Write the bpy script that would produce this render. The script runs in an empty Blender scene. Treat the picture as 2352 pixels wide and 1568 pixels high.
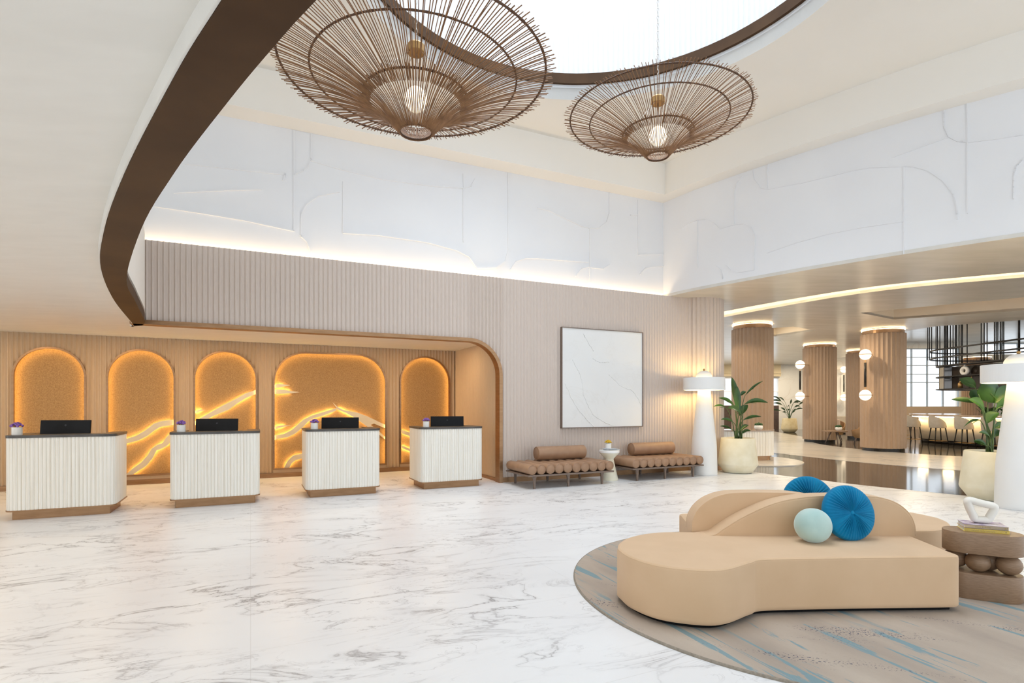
import bpy, bmesh, math, random
from mathutils import Vector, Matrix
from mathutils.geometry import tessellate_polygon
R = math.radians
PI = math.pi
rnd = random.Random(7)
sc = bpy.context.scene
COL = sc.collection

# ------------------------------------------------------------------ frame of the place
F, HZ, CZ = 1270.0, 930.0, 1.45            # lens in pixels of a 2352 px frame, horizon line, eye height
TH = R(25.3)                               # reception wall direction
UX, UY = math.cos(TH), math.sin(TH)
VX, VY = -UY, UX
def S(s, t, z=0.0): return Vector((s*UX + t*VX, s*UY + t*VY, z))     # along the reception wall / into it
def on_wall(px, py, t):                    # a point of a plane parallel to the reception wall -> (s, z)
    d = (px - 1176)/F; Y = t/(d*VX + VY); X = d*Y
    return X*UX + Y*UY, CZ + (HZ - py)/F*Y
def ground(px, py, z=0.0):
    Y = (CZ - z)*F/(py - HZ); return Vector(((px - 1176)/F*Y, Y, z))

# ------------------------------------------------------------------ mesh builder
class MB:
    def __init__(s): s.v = []; s.f = []; s.sm = []
    def add(s, vs, fs, smooth=False, M=None):
        o = len(s.v)
        for p in vs:
            p = Vector(p)
            s.v.append(M @ p if M else p)
        for f in fs: s.f.append([i + o for i in f]); s.sm.append(smooth)
        return s
    def box(s, c, d, rz=0, M=None):
        x, y, z = d[0]/2, d[1]/2, d[2]/2
        vs = [(-x,-y,-z),(x,-y,-z),(x,y,-z),(-x,y,-z),(-x,-y,z),(x,-y,z),(x,y,z),(-x,y,z)]
        T = Matrix.Translation(c) @ Matrix.Rotation(rz, 4, 'Z')
        if M: T = M @ T
        return s.add(vs, [(3,2,1,0),(4,5,6,7),(0,1,5,4),(1,2,6,5),(2,3,7,6),(3,0,4,7)], False, T)
    def prism(s, pts, z0, z1, smooth=False, M=None, holes=(), caps=(True, True)):
        loops = [list(pts)] + [list(h) for h in holes]
        tri = tessellate_polygon([[Vector((p[0], p[1], 0)) for p in l] for l in loops])
        flat = [p for l in loops for p in l]; n = len(flat)
        vs = [(p[0], p[1], z0) for p in flat] + [(p[0], p[1], z1) for p in flat]
        fs = []
        for t in tri:
            a, b, c = [Vector((flat[i][0], flat[i][1])) for i in t]
            cr = (b-a).x*(c-a).y - (b-a).y*(c-a).x
            t = tuple(t) if cr > 0 else tuple(reversed(t))
            if caps[0]: fs.append(tuple(reversed(t)))
            if caps[1]: fs.append(tuple(i + n for i in t))
        o0 = len(s.v)
        s.add(vs, fs, False, M)
        base = 0
        for l in loops:
            m = len(l); ar = sum(l[i][0]*l[(i+1)%m][1] - l[(i+1)%m][0]*l[i][1] for i in range(m))
            hole = l is not loops[0]
            for i in range(m):
                j = (i+1) % m
                q = [base+i, base+j, base+j+n, base+i+n]
                if (ar < 0) != hole: q.reverse()
                s.f.append([k + o0 for k in q]); s.sm.append(smooth)
            base += m
        return s
    def lathe(s, prof, n=32, smooth=True, M=None, c=(0,0,0), a0=0, a1=2*PI):
        full = abs(a1 - a0 - 2*PI) < 1e-6; m = n if full else n + 1
        vs = []
        for r, z in prof:
            for k in range(m):
                a = a0 + (a1-a0)*k/n; vs.append((c[0]+r*math.cos(a), c[1]+r*math.sin(a), c[2]+z))
        fs = []
        for i in range(len(prof)-1):
            for k in range(n):
                k2 = (k+1) % m if full else k+1
                fs.append((i*m+k, i*m+k2, (i+1)*m+k2, (i+1)*m+k))
        return s.add(vs, fs, smooth, M)
    def tube(s, pts, r, n=8, smooth=True, closed=False, M=None, cap=True):
        pts = [Vector(p) for p in pts]; N = len(pts)
        rr = r if isinstance(r, (list, tuple)) else [r]*N
        vs = []; up = Vector((0,0,1)); prev = None
        for i, p in enumerate(pts):
            if closed: d = pts[(i+1)%N] - pts[i-1]
            else: d = pts[min(i+1,N-1)] - pts[max(i-1,0)]
            d.normalize()
            if prev is None:
                a = up if abs(d.z) < .9 else Vector((1,0,0))
                x = d.cross(a).normalized()
            else:
                x = (prev - d*prev.dot(d))
                x = x.normalized() if x.length > 1e-6 else d.cross(up).normalized()
            prev = x; y = d.cross(x)
            for k in range(n):
                a = 2*PI*k/n; vs.append(p + (x*math.cos(a) + y*math.sin(a))*rr[i])
        fs = []
        for i in range(N if closed else N-1):
            j = (i+1) % N
            for k in range(n): fs.append((i*n+k, i*n+(k+1)%n, j*n+(k+1)%n, j*n+k))
        if cap and not closed:
            fs.append(tuple(reversed(range(n)))); fs.append(tuple((N-1)*n+k for k in range(n)))
        return s.add(vs, fs, smooth, M)
    def sheet(s, rows, smooth=True, M=None, flip=False):
        n = len(rows[0]); vs = [p for r in rows for p in r]; fs = []
        for i in range(len(rows)-1):
            for k in range(n-1):
                q = (i*n+k, i*n+k+1, (i+1)*n+k+1, (i+1)*n+k)
                fs.append(tuple(reversed(q)) if flip else q)
        return s.add(vs, fs, smooth, M)
    def ball(s, c, r, n=24, m=14, M=None):
        r = r if isinstance(r, (tuple, list)) else (r, r, r)
        prof = [(max(1e-4, math.sin(PI*i/m)), -math.cos(PI*i/m)) for i in range(m+1)]
        T = Matrix.Translation(c) @ Matrix.Diagonal((*r, 1))
        return s.lathe(prof, n, True, (M @ T) if M else T)
    def build(s, name, m, parent=None, bevel=0, seg=2, subd=0, shade=None):
        me = bpy.data.meshes.new(name)
        me.from_pydata([tuple(p) for p in s.v], [], s.f)
        for p, sm in zip(me.polygons, s.sm): p.use_smooth = sm if shade is None else shade
        me.update()
        if m: me.materials.append(m)
        o = bpy.data.objects.new(name, me); COL.objects.link(o)
        if parent: o.parent = parent
        if bevel:
            b = o.modifiers.new('edge', 'BEVEL'); b.width = bevel; b.segments = seg; b.limit_method = 'ANGLE'; b.angle_limit = R(40)
        if subd:
            q = o.modifiers.new('smooth', 'SUBSURF'); q.levels = subd; q.render_levels = subd
        return o

def resample(pts, step):
    out = [Vector(pts[0])]; acc = 0
    P = [Vector(p) for p in pts]; tot = sum((b-a).length for a, b in zip(P, P[1:])); N = int(tot/step); st = tot/N; target = st
    for a, b in zip(P, P[1:]):
        L = (b-a).length
        while acc + L >= target - 1e-9 and len(out) <= N:
            out.append(a.lerp(b, (target-acc)/L)); target += st
        acc += L
    return out
def tag(o, label=None, cat=None, group=None, kind=None):
    if label: o['label'] = label
    if cat: o['category'] = cat
    if group: o['group'] = group
    if kind: o['kind'] = kind
    return o
def thing(name, label, cat, loc, rz=0, group=None):
    o = bpy.data.objects.new(name, None); COL.objects.link(o); o.empty_display_size = .1
    o.location = loc; o.rotation_euler = (0, 0, rz)
    return tag(o, label, cat, group)
def struct(o): o['kind'] = 'structure'; return o
def copy_tree(o, loc=None, rz=None, label=None, parent=None, group=None):
    c = o.copy(); COL.objects.link(c)
    if parent: c.parent = parent
    if loc is not None: c.location = loc
    if rz is not None: c.rotation_euler = (0, 0, rz)
    if label: c['label'] = label
    if group: c['group'] = group
    for ch in [x for x in bpy.data.objects if x.parent == o]: copy_tree(ch, parent=c)
    return c
def catmull(pts, n=8):
    pts = [Vector(p) for p in pts]; P = [pts[0]*2 - pts[1]] + pts + [pts[-1]*2 - pts[-2]]; out = []
    for i in range(1, len(P)-2):
        for k in range(n):
            t = k/n; a, b, c, d = P[i-1], P[i], P[i+1], P[i+2]
            out.append(.5*((2*b) + (c-a)*t + (2*a-5*b+4*c-d)*t*t + (3*b-a-3*c+d)*t**3))
    out.append(P[-2]); return out
def offset(path, d):                         # 2D polyline moved to its left by d
    out = []
    for i, p in enumerate(path):
        a = path[max(i-1,0)]; b = path[min(i+1,len(path)-1)]
        q = Vector((b[0]-a[0], b[1]-a[1])).normalized()
        out.append(Vector((p[0]-q.y*d, p[1]+q.x*d)))
    return out

# ------------------------------------------------------------------ materials
def base_mat(name):
    m = bpy.data.materials.new(name); m.use_nodes = True
    nt = m.node_tree; b = nt.nodes['Principled BSDF']
    return m, nt, b
def lnk(nt, a, b): nt.links.new(a, b)
def mat(name, col, rough=.5, metal=0, col2=None, scale=8, stretch=(1,1,1), detail=4, bump=0, bscale=None, spec=.5, sheen=0, coat=0, emit=None, estr=0, lo=.35, hi=.65, trans=0):
    m, nt, b = base_mat(name)
    b.inputs['Base Color'].default_value = (*col, 1); b.inputs['Roughness'].default_value = rough
    b.inputs['Metallic'].default_value = metal; b.inputs['Specular IOR Level'].default_value = spec
    if sheen: b.inputs['Sheen Weight'].default_value = sheen
    if coat: b.inputs['Coat Weight'].default_value = coat; b.inputs['Coat Roughness'].default_value = .1
    if trans: b.inputs['Transmission Weight'].default_value = trans
    if emit: b.inputs['Emission Color'].default_value = (*emit, 1); b.inputs['Emission Strength'].default_value = estr
    if col2 or bump:
        tc = nt.nodes.new('ShaderNodeTexCoord'); mp = nt.nodes.new('ShaderNodeMapping'); mp.inputs['Scale'].default_value = stretch
        lnk(nt, tc.outputs['Object'], mp.inputs['Vector'])
        nz = nt.nodes.new('ShaderNodeTexNoise'); nz.inputs['Scale'].default_value = scale; nz.inputs['Detail'].default_value = detail
        lnk(nt, mp.outputs[0], nz.inputs['Vector'])
        if col2:
            rp = nt.nodes.new('ShaderNodeValToRGB')
            rp.color_ramp.elements[0].position = lo; rp.color_ramp.elements[1].position = hi
            rp.color_ramp.elements[0].color = (*col, 1); rp.color_ramp.elements[1].color = (*col2, 1)
            lnk(nt, nz.outputs['Fac'], rp.inputs[0]); lnk(nt, rp.outputs[0], b.inputs['Base Color'])
        if bump:
            if bscale:
                nz = nt.nodes.new('ShaderNodeTexNoise'); nz.inputs['Scale'].default_value = bscale; nz.inputs['Detail'].default_value = 3
                lnk(nt, mp.outputs[0], nz.inputs['Vector'])
            bp = nt.nodes.new('ShaderNodeBump'); bp.inputs['Strength'].default_value = bump; bp.inputs['Distance'].default_value = .02
            lnk(nt, nz.outputs['Fac'], bp.inputs['Height']); lnk(nt, bp.outputs[0], b.inputs['Normal'])
    return m
def emitter(name, col, strength):
    m = bpy.data.materials.new(name); m.use_nodes = True; nt = m.node_tree; nt.nodes.clear()
    e = nt.nodes.new('ShaderNodeEmission'); e.inputs[0].default_value = (*col, 1); e.inputs[1].default_value = strength
    o = nt.nodes.new('ShaderNodeOutputMaterial'); lnk(nt, e.outputs[0], o.inputs[0]); return m
def math_node(nt, op, a=None, b=None, va=0, vb=0, clamp=False):
    n = nt.nodes.new('ShaderNodeMath'); n.operation = op; n.use_clamp = clamp
    n.inputs[0].default_value = va; n.inputs[1].default_value = vb
    if a is not None: lnk(nt, a, n.inputs[0])
    if b is not None: lnk(nt, b, n.inputs[1])
    return n.outputs[0]
def ramp(nt, fac, stops):
    r = nt.nodes.new('ShaderNodeValToRGB'); e = r.color_ramp.elements
    while len(e) < len(stops): e.new(.5)
    for k, (p, c) in enumerate(stops): e[k].position = p; e[k].color = (*c, 1) if len(c) == 3 else c
    lnk(nt, fac, r.inputs[0]); return r.outputs[0]
def mixc(nt, fac, a, b):
    n = nt.nodes.new('ShaderNodeMix'); n.data_type = 'RGBA'
    for k, v in ((0, fac), (6, a), (7, b)):
        if isinstance(v, (int, float)): n.inputs[k].default_value = v
        elif isinstance(v, tuple): n.inputs[k].default_value = (*v, 1)
        else: lnk(nt, v, n.inputs[k])
    return n.outputs[2]
def noise(nt, vec, scale, detail=4, dist=0, rough=.5):
    n = nt.nodes.new('ShaderNodeTexNoise'); n.inputs['Scale'].default_value = scale; n.inputs['Detail'].default_value = detail
    n.inputs['Distortion'].default_value = dist; n.inputs['Roughness'].default_value = rough; lnk(nt, vec, n.inputs['Vector']); return n.outputs['Fac']
def mapping(nt, rz=0, scale=(1,1,1), loc=(0,0,0), rx=0):
    tc = nt.nodes.new('ShaderNodeTexCoord'); a = nt.nodes.new('ShaderNodeMapping'); a.inputs['Rotation'].default_value = (rx, 0, rz)
    lnk(nt, tc.outputs['Object'], a.inputs[0])
    b = nt.nodes.new('ShaderNodeMapping'); b.inputs['Scale'].default_value = scale; b.inputs['Location'].default_value = loc
    lnk(nt, a.outputs[0], b.inputs[0]); return b.outputs[0]

def marble(name, base, vein, rot, stretch, rough, vs=1.0, joints=True, veins=1.0, cloud=None, rx=0):
    m, nt, b = base_mat(name)
    v = mapping(nt, rot, stretch, rx=rx)
    n1 = noise(nt, v, 1.25*vs, 9, 1.2, .58)
    r1 = math_node(nt, 'ABSOLUTE', math_node(nt, 'SUBTRACT', n1, None, vb=.5))
    l1 = ramp(nt, r1, [(0, (1,1,1)), (.004, (.72,.72,.72)), (.013, (.17,.17,.17)), (.05, (0,0,0))])
    n2 = noise(nt, v, 3.1*vs, 8, .9, .6)
    r2 = math_node(nt, 'ABSOLUTE', math_node(nt, 'SUBTRACT', n2, None, vb=.47))
    l2 = ramp(nt, r2, [(0, (.75,.75,.75)), (.005, (.3,.3,.3)), (.016, (0,0,0))])
    k1 = ramp(nt, noise(nt, v, .9*vs, 3), [(.4, (0,0,0)), (.62, (1,1,1))])
    k2 = ramp(nt, noise(nt, mapping(nt, rot+.4, stretch, (7,3,0), rx), 1.1*vs, 3), [(.45, (0,0,0)), (.65, (1,1,1))])
    f = math_node(nt, 'ADD', math_node(nt, 'MULTIPLY', l1, k1), math_node(nt, 'MULTIPLY', l2, k2), clamp=True)
    f = math_node(nt, 'MULTIPLY', f, None, vb=veins)
    cl = ramp(nt, noise(nt, v, .8*vs, 6, .5), [(.35, base), (.75, cloud or tuple(c*.93 for c in base))])
    c = mixc(nt, f, cl, vein)
    if joints:
        br = nt.nodes.new('ShaderNodeTexBrick'); br.inputs['Scale'].default_value = 1; br.offset = .0
        br.inputs['Brick Width'].default_value = 2.4; br.inputs['Row Height'].default_value = 1.2; br.inputs['Mortar Size'].default_value = .0022; br.inputs['Mortar Smooth'].default_value = .1
        lnk(nt, mapping(nt, -TH), br.inputs['Vector'])
        c = mixc(nt, math_node(nt, 'MULTIPLY', br.outputs['Fac'], None, vb=.3), c, (.5,.48,.46))
    lnk(nt, c, b.inputs['Base Color']); b.inputs['Roughness'].default_value = rough
    return m

M = {}
M['marble'] = marble('white_marble', (.845,.86,.885), (.27,.265,.28), R(-19), (.5,1.2,1), .34, 1.35, cloud=(.79,.80,.825))
M['marble_path'] = marble('beige_marble', (.66,.615,.545), (.36,.38,.41), R(30), (.5,1.2,1), .18, .8, False)
M['marble_wall'] = marble('cream_marble', (.8,.77,.7), (.6,.5,.38), R(20), (.7,1,1), .3, .5, False, .6)
M['dark_floor'] = mat('dark_gloss_tile', (.028,.026,.023), .09, 0, (.055,.05,.044), 3, (1,.25,1), spec=.25)
M['wood'] = mat('greige_fluted_wood', (.575,.485,.425), .5, 0, (.62,.53,.465), 30, (6,6,.35), 5)
M['col_wood'] = mat('column_wood', (.375,.25,.155), .5, 0, (.415,.285,.185), 26, (6,6,.35), 5)
M['recess_wood'] = mat('honey_fluted_wood', (.54,.385,.24), .5, 0, (.575,.42,.27), 30, (6,6,.35), 5)
M['bronze'] = mat('brushed_bronze', (.30,.17,.085), .35, .75, (.36,.21,.11), 5, (1,1,6))
M['bronze_dark'] = mat('dark_bronze', (.055,.025,.008), .55, 0, (.08,.038,.013), 2.2, (1,1,1), spec=.2)
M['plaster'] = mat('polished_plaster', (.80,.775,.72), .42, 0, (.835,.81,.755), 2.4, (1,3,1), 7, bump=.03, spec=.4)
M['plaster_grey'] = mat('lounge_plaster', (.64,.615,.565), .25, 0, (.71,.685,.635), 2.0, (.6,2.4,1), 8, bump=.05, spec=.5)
M['white'] = mat('white_paint', (.80,.805,.825), .6, 0, (.82,.825,.84), 1.2)
M['cream'] = mat('cream_paint', (.85,.815,.755), .6, 0, (.865,.83,.77), 1.2)
M['drum'] = mat('white_rib_panel', (.76,.77,.785), .5, 0, (.74,.75,.765), 2)
M['cork'] = mat('cork_panel', (.29,.165,.065), .85, 0, (.45,.275,.12), 60, detail=6, bump=.15, bscale=120, lo=.3, hi=.7)
M['ribbon'] = mat('cream_ribbon', (.74,.65,.48), .55, 0, (.70,.61,.45), 6)
M['reed'] = mat('whitewashed_reed', (.85,.825,.76), .5, 0, (.70,.63,.52), 16, (5,5,.06), 3, lo=.45, hi=.8)
M['counter'] = mat('dark_stone', (.055,.048,.042), .35, 0, (.09,.08,.07), 6)
M['black'] = mat('black_plastic', (.004,.004,.0045), .4, 0, (.006,.006,.007), 5, spec=.2)
M['leather'] = mat('tan_leather', (.335,.195,.115), .5, 0, (.375,.225,.135), 9, detail=6, bump=.06, bscale=220)
M['walnut'] = mat('grey_walnut', (.15,.105,.08), .45, 0, (.21,.15,.115), 14, (1,9,9), 6)
M['canvas'] = marble('pale_canvas', (.80,.80,.79), (.60,.57,.53), R(35), (1,1,1), .7, .55, False, .16, rx=R(90))
M['lampwhite'] = mat('matte_white_lacquer', (.82,.82,.81), .45, 0, (.84,.84,.83), 3)
M['planter'] = mat('cream_concrete', (.77,.715,.54), .75, 0, (.84,.795,.64), 5, detail=8, bump=.06)
M['planter_gold'] = mat('ochre_concrete', (.68,.55,.30), .7, 0, (.76,.64,.40), 5, detail=8)
M['tablecream'] = mat('cream_stone', (.78,.73,.56), .6, 0, (.84,.8,.66), 6, detail=7)
M['soil'] = mat('dark_soil', (.02,.015,.012), .95, 0, (.06,.045,.03), 40, bump=.6)
M['velvet'] = mat('sand_velvet', (.63,.435,.265), .8, 0, (.67,.47,.295), 3, detail=6, sheen=.15, bump=.03, bscale=300)
M['teal'] = mat('teal_velvet', (.0,.17,.36), .75, 0, (.0,.22,.43), 5, detail=5, sheen=.1, spec=.2)
M['mint'] = mat('mint_velvet', (.38,.56,.54), .75, 0, (.46,.64,.61), 6, detail=5, sheen=.6)
M['oak'] = mat('smoked_oak', (.25,.155,.09), .45, 0, (.32,.205,.125), 12, (2,2,14), 5)
M['bookyellow'] = mat('yellow_cover', (.80,.60,.12), .55, 0, (.85,.65,.16), 8)
M['bookpeach'] = mat('peach_cover', (.80,.62,.40), .55, 0, (.84,.67,.45), 8)
M['bookart'] = mat('printed_cover', (.30,.20,.36), .5, 0, (.75,.68,.70), 22, detail=6)
M['paper'] = mat('page_edges', (.82,.80,.74), .8, 0, (.72,.70,.64), 60, (1,1,20))
M['ceramic'] = mat('white_ceramic', (.83,.80,.73), .5, 0, (.86,.83,.77), 4)
M['whitepot'] = mat('white_glaze', (.84,.82,.78), .35, 0, (.80,.78,.73), 30, (1,1,.2))
M['purple'] = mat('purple_petals', (.13,.045,.28), .7, 0, (.32,.16,.5), 40)
M['yellow'] = mat('yellow_petals', (.55,.32,.01), .7, 0, (.75,.5,.03), 40)
M['magblue'] = mat('blue_grey_cover', (.35,.42,.5), .45, 0, (.7,.72,.74), 10)
M['leaf'] = mat('green_leaf', (.015,.055,.012), .38, 0, (.05,.13,.022), 4, (1,1,1), 5, lo=.3, hi=.75)
M['leafdark'] = mat('dark_leaf', (.02,.05,.02), .4, 0, (.045,.09,.03), 5)
M['stem'] = mat('green_stem', (.05,.10,.03), .5, 0, (.09,.15,.05), 9)
M['rattan'] = mat('brown_rattan', (.19,.088,.034), .55, 0, (.31,.155,.064), 14, (1,1,1), 5)
M['rattan_ring'] = mat('dark_rattan_wrap', (.065,.028,.013), .6, 0, (.11,.05,.022), 60)
M['brass'] = mat('aged_brass', (.42,.25,.09), .4, .8, (.5,.31,.13), 8)
M['chain'] = mat('nickel_chain', (.6,.58,.55), .3, .9, (.7,.68,.65), 9)
M['darkmetal'] = mat('black_metal', (.02,.018,.015), .4, .6, (.035,.03,.026), 8)
M['smoke'] = mat('smoked_shelf', (.06,.045,.035), .12, .4, (.10,.075,.055), 3, (1,1,.3))
M['stoolshell'] = mat('greige_upholstery', (.50,.43,.34), .8, 0, (.55,.48,.39), 9)
M['tanchair'] = mat('tan_shell', (.38,.22,.10), .4, 0, (.44,.26,.125), 7)
M['pillow'] = mat('pale_pillow', (.60,.46,.35), .85, 0, (.66,.52,.41), 9)
M['barfront'] = mat('onyx_bar_front', (.80,.70,.52), .4, 0, (.74,.62,.44), 3, (1,1,2), 6)
M['bartop'] = mat('bar_stone_top', (.34,.25,.18), .1, 0, (.42,.32,.24), 4)
M['panelwall'] = mat('ochre_wall_panel', (.62,.50,.31), .6, 0, (.66,.54,.35), 3)
M['frame_dark'] = mat('window_metal', (.30,.33,.34), .4, .2, (.34,.37,.38), 6)
M['globe'] = emitter('lit_globe', (1,.80,.55), 2.2)
M['bulb'] = emitter('lit_bulb', (1,.84,.62), 2.0)
M['led'] = emitter('warm_led', (1,.66,.21), 18.0)
M['ledr'] = emitter('ribbon_led', (1,.68,.24), 36.0)
M['halo'] = emitter('halo_led', (1,.74,.4), 12.0)
M['slotled'] = emitter('slot_led', (1,.66,.32), 7.0)
M['lightpanel'] = emitter('ceiling_panel_light', (1,.86,.62), 2.2)

def rug_mat():
    m, nt, b = base_mat('painted_wool')
    v = mapping(nt, R(67), (.8, 9.5, 1))
    warp = noise(nt, mapping(nt, 0, (1,1,1)), 3.5, 4)
    n = noise(nt, v, 1.0, 5, 1.1, .6)
    st = ramp(nt, n, [(.572, (0,0,0)), (.585, (.85,.85,.85))])
    zone = ramp(nt, noise(nt, mapping(nt, 0, (1,1,1), (3.3,1.7,0)), .8, 3, 1.0), [(.36, (0,0,0)), (.44, (1,1,1))])
    f1 = math_node(nt, 'MULTIPLY', st, zone)
    sp = ramp(nt, noise(nt, mapping(nt, 0, (1,1,1)), 75, 1), [(.60, (0,0,0)), (.63, (1,1,1))])
    spz = ramp(nt, noise(nt, mapping(nt, R(20), (.8, 4.5, 1), (1.3,4.2,0)), 1.0, 4), [(.58, (0,0,0)), (.66, (1,1,1))])
    f2 = math_node(nt, 'MULTIPLY', sp, spz)
    c = ramp(nt, noise(nt, mapping(nt, R(68), (.5,1.5,1)), 1.6, 6), [(.32, (.345,.29,.245)), (.5, (.43,.36,.30)), (.7, (.50,.43,.36))])
    c = mixc(nt, f1, c, (.17,.30,.35)); c = mixc(nt, f2, c, (.05,.06,.11))
    lnk(nt, c, b.inputs['Base Color']); b.inputs['Roughness'].default_value = .95
    bp = nt.nodes.new('ShaderNodeBump'); bp.inputs['Strength'].default_value = .25; bp.inputs['Distance'].default_value = .01
    lnk(nt, noise(nt, mapping(nt), 220, 2), bp.inputs['Height']); lnk(nt, bp.outputs[0], b.inputs['Normal'])
    return m
M['rug'] = rug_mat()
M['rugedge'] = mat('rug_binding', (.24,.21,.17), .95, 0, (.32,.28,.23), 60)

# ------------------------------------------------------------------ plan curves
T0, TB, TU, TF = 9.43, 12.05, 9.65, 9.24
Z_COVE, Z_REC, Z_TRIM, Z_UP, Z_CEIL = 3.83, 2.69, 2.605, 5.925, 6.58
void_out = catmull([(-5.62,8.15,0),(-5.452,7.963,0),(-4.42,6.15,0),(-3.484,4.687,0),(-2.686,3.645,0),(-1.94,2.768,0),(-1.193,1.953,0),(-.825,1.577,0),(-.3,1.05,0),(.6,.25,0),(2.0,-.7,0),(4.5,-1.9,0),(8.0,-2.6,0)], 6)
void_in = catmull([(-5.36,8.02,0),(-5.03,7.57,0),(-4.22,6.2,0),(-3.57,5.12,0),(-2.45,3.65,0),(-1.684,2.756,0),(-1.085,2.11,0),(-.735,1.75,0),(-.55,1.57,0),(-.05,1.1,0),(.8,.38,0),(2.15,-.5,0),(4.6,-1.67,0),(8.0,-2.38,0)], 6)
wall_path = catmull([(2.75,13.3,0),(3.415,12.15,0),(3.83,11.47,0),(4.64,10.42,0),(5.4,9.55,0),(6.19,8.736,0),(7.23,7.81,0),(8.7,6.7,0),(10.8,5.4,0),(14,3.8,0)], 8)
def hit_curve(px):
    d = (px - 1176)/F
    for a, b in zip(wall_path, wall_path[1:]):
        # point (d*Y, Y) on segment
        fa = a.x - d*a.y; fb = b.x - d*b.y
        if fa == fb: continue
        k = fa/(fa - fb)
        if 0 <= k <= 1:
            p = a.lerp(b, k); q = (b - a).normalized()
            return p, Vector((q.y, -q.x, 0))
    return None, None

# ------------------------------------------------------------------ floors
edge = catmull([(3.6,15.0,0),(4.7,12.95,0),(5.19,12.05,0),(5.95,10.73,0),(6.22,10.2,0),(6.89,9.31,0),(7.31,8.82,0),(8.2,7.95,0),(9.6,6.9,0),(13,5.0,0)], 6)
L0 = [(p.x, p.y) for p in edge]
pl = L0 + [(14,-9), (-17,-9), (-17,3), (-17,9)] + [tuple(S(-6,14.5)[:2]), tuple(S(4,16)[:2])]
struct(MB().prism(pl, -.1, 0).build('floor', M['marble']))
pl = L0 + [(40,5.0),(44,36),(2,36),(2.4,17)]
struct(MB().prism(pl, -.12, -.002).build('floor_lounge', M['dark_floor']))
near = catmull([(6.9,24,0),(7.3,19.5,0),(7.97,16.65,0),(8.43,15.2,0),(8.71,14.3,0),(9.49,12.88,0),(10.07,12.2,0),(12,10.6,0),(15,8.8,0)], 6)
far = catmull([(15,33,0),(13.9,28,0),(13.2,25.0,0),(12.0,22.3,0),(11.4,20.2,0),(11.45,18.05,0),(11.88,16.76,0),(12.8,15.5,0),(15,13.4,0),(18,11.6,0)], 6)
pl = [(p.x,p.y) for p in near] + [(p.x,p.y) for p in reversed(far)] + [(6.5,33)]
struct(MB().prism(pl, -.05, .002).build('floor_path', M['marble_path']))
isl = [(6.15 + 1.32*math.cos(a)*1.0 , 14.55 + 1.5*math.sin(a)) for a in [2*PI*k/48 for k in range(48)]]
struct(MB().prism(isl, -.05, .018).build('floor_island', M['marble_path']))

# ------------------------------------------------------------------ reception front wall (fluted, with the arched opening)
FL, FD = .0715, .030
def flute(x): return FD*abs(math.sin(PI*x/FL))          # concave scallops with sharp ridges
def fluted_sheet(mb, s0, s1, t, z_lo, z_hi, face=-1, n=6, org=None):
    N = int(round((s1-s0)/FL*n)); rows = []
    for i in range(N+1):
        s = s0 + (s1-s0)*i/N
        tt = t - face*flute(s - (s0 if org is None else org))
        a, b = z_lo(s), z_hi(s)
        rows.append([S(s,tt,a), S(s,tt,b)])
    mb.sheet(rows, False)
AS, AR, AT = 4.25, .67, 2.67
def z_open(s):
    if s >= AS: return .09
    if s > AS-AR: return AT-AR + math.sqrt(max(0, AR*AR - (s-(AS-AR))**2))
    return AT
w = MB()
fluted_sheet(w, -1.5, AS-AR, T0, z_open, lambda s: Z_COVE, org=-1.5)
fluted_sheet(w, AS-AR, AS, T0, lambda s: z_open(min(s, AS-1e-5)), lambda s: Z_COVE, n=12, org=-1.5)
fluted_sheet(w, AS, 8.80, T0, lambda s: .09, lambda s: Z_COVE, org=-1.5)
q0, q1 = S(-1.5, T0+.02), S(8.8, T0+.02)
for (a, b, z0, z1) in ((-1.5, AS-AR, AT, Z_COVE), (AS+.02, 8.8, 0, Z_COVE)):      # body behind the flutes
    pts = [tuple(S(a,T0+.02)[:2]), tuple(S(b,T0+.02)[:2]), tuple(S(b,T0+.10)[:2]), tuple(S(a,T0+.10)[:2])]
    w.prism(pts, z0, z1)
struct(w.build('wall_front', M['wood']))
# rounded wall end
ce = MB(); rows = []
cx, cy, cr = 4.26, 12.78, .60
N = 150
for i in range(N+1):
    a = R(-150) + R(215)*i/N
    r = cr - .022*abs(math.sin(PI*i/6))
    rows.append([(cx + r*math.cos(a), cy + r*math.sin(a), .09), (cx + r*math.cos(a), cy + r*math.sin(a), Z_COVE)])
ce.sheet(rows, False)
struct(ce.build('wall_end', M['wood']))
b = MB()
b.prism([tuple(S(AS+.01,T0-.008)[:2]), tuple(S(8.8,T0-.008)[:2]), tuple(S(8.8,T0+.05)[:2]), tuple(S(AS+.01,T0+.05)[:2])], 0, .095)
b.lathe([(cr+.006,0),(cr+.006,.095)], 40, c=(cx,cy,0), a0=R(-150), a1=R(65))
struct(b.build('baseboard_front', M['bronze']))

# arch trim along the opening
def sweep_arch(o, prof_t0, prof_t1, width, s_left):
    path = [(AS, 0.0), (AS, AT-AR)] + [(AS-AR+AR*math.cos(a), AT-AR+AR*math.sin(a)) for a in [PI/2*k/20 for k in range(1,21)]] + [(s_left, AT)]
    inn = [(AS-width, 0.0), (AS-width, AT-AR)] + [(AS-AR+(AR-width)*math.cos(a), AT-AR+(AR-width)*math.sin(a)) for a in [PI/2*k/20 for k in range(1,21)]] + [(s_left, AT-width)]
    rows = []
    for (a, b) in zip(path, inn):
        rows.append([S(a[0],prof_t0,a[1]), S(b[0],prof_t0,b[1]), S(b[0],prof_t1,b[1]), S(a[0],prof_t1,a[1]), S(a[0],prof_t0,a[1])])
    o.sheet(rows, False, flip=True)
tr = MB(); sweep_arch(tr, T0-.035, T0+.16, .065, -1.55)
struct(tr.build('trim_1', M['bronze'], bevel=.004))
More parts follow.
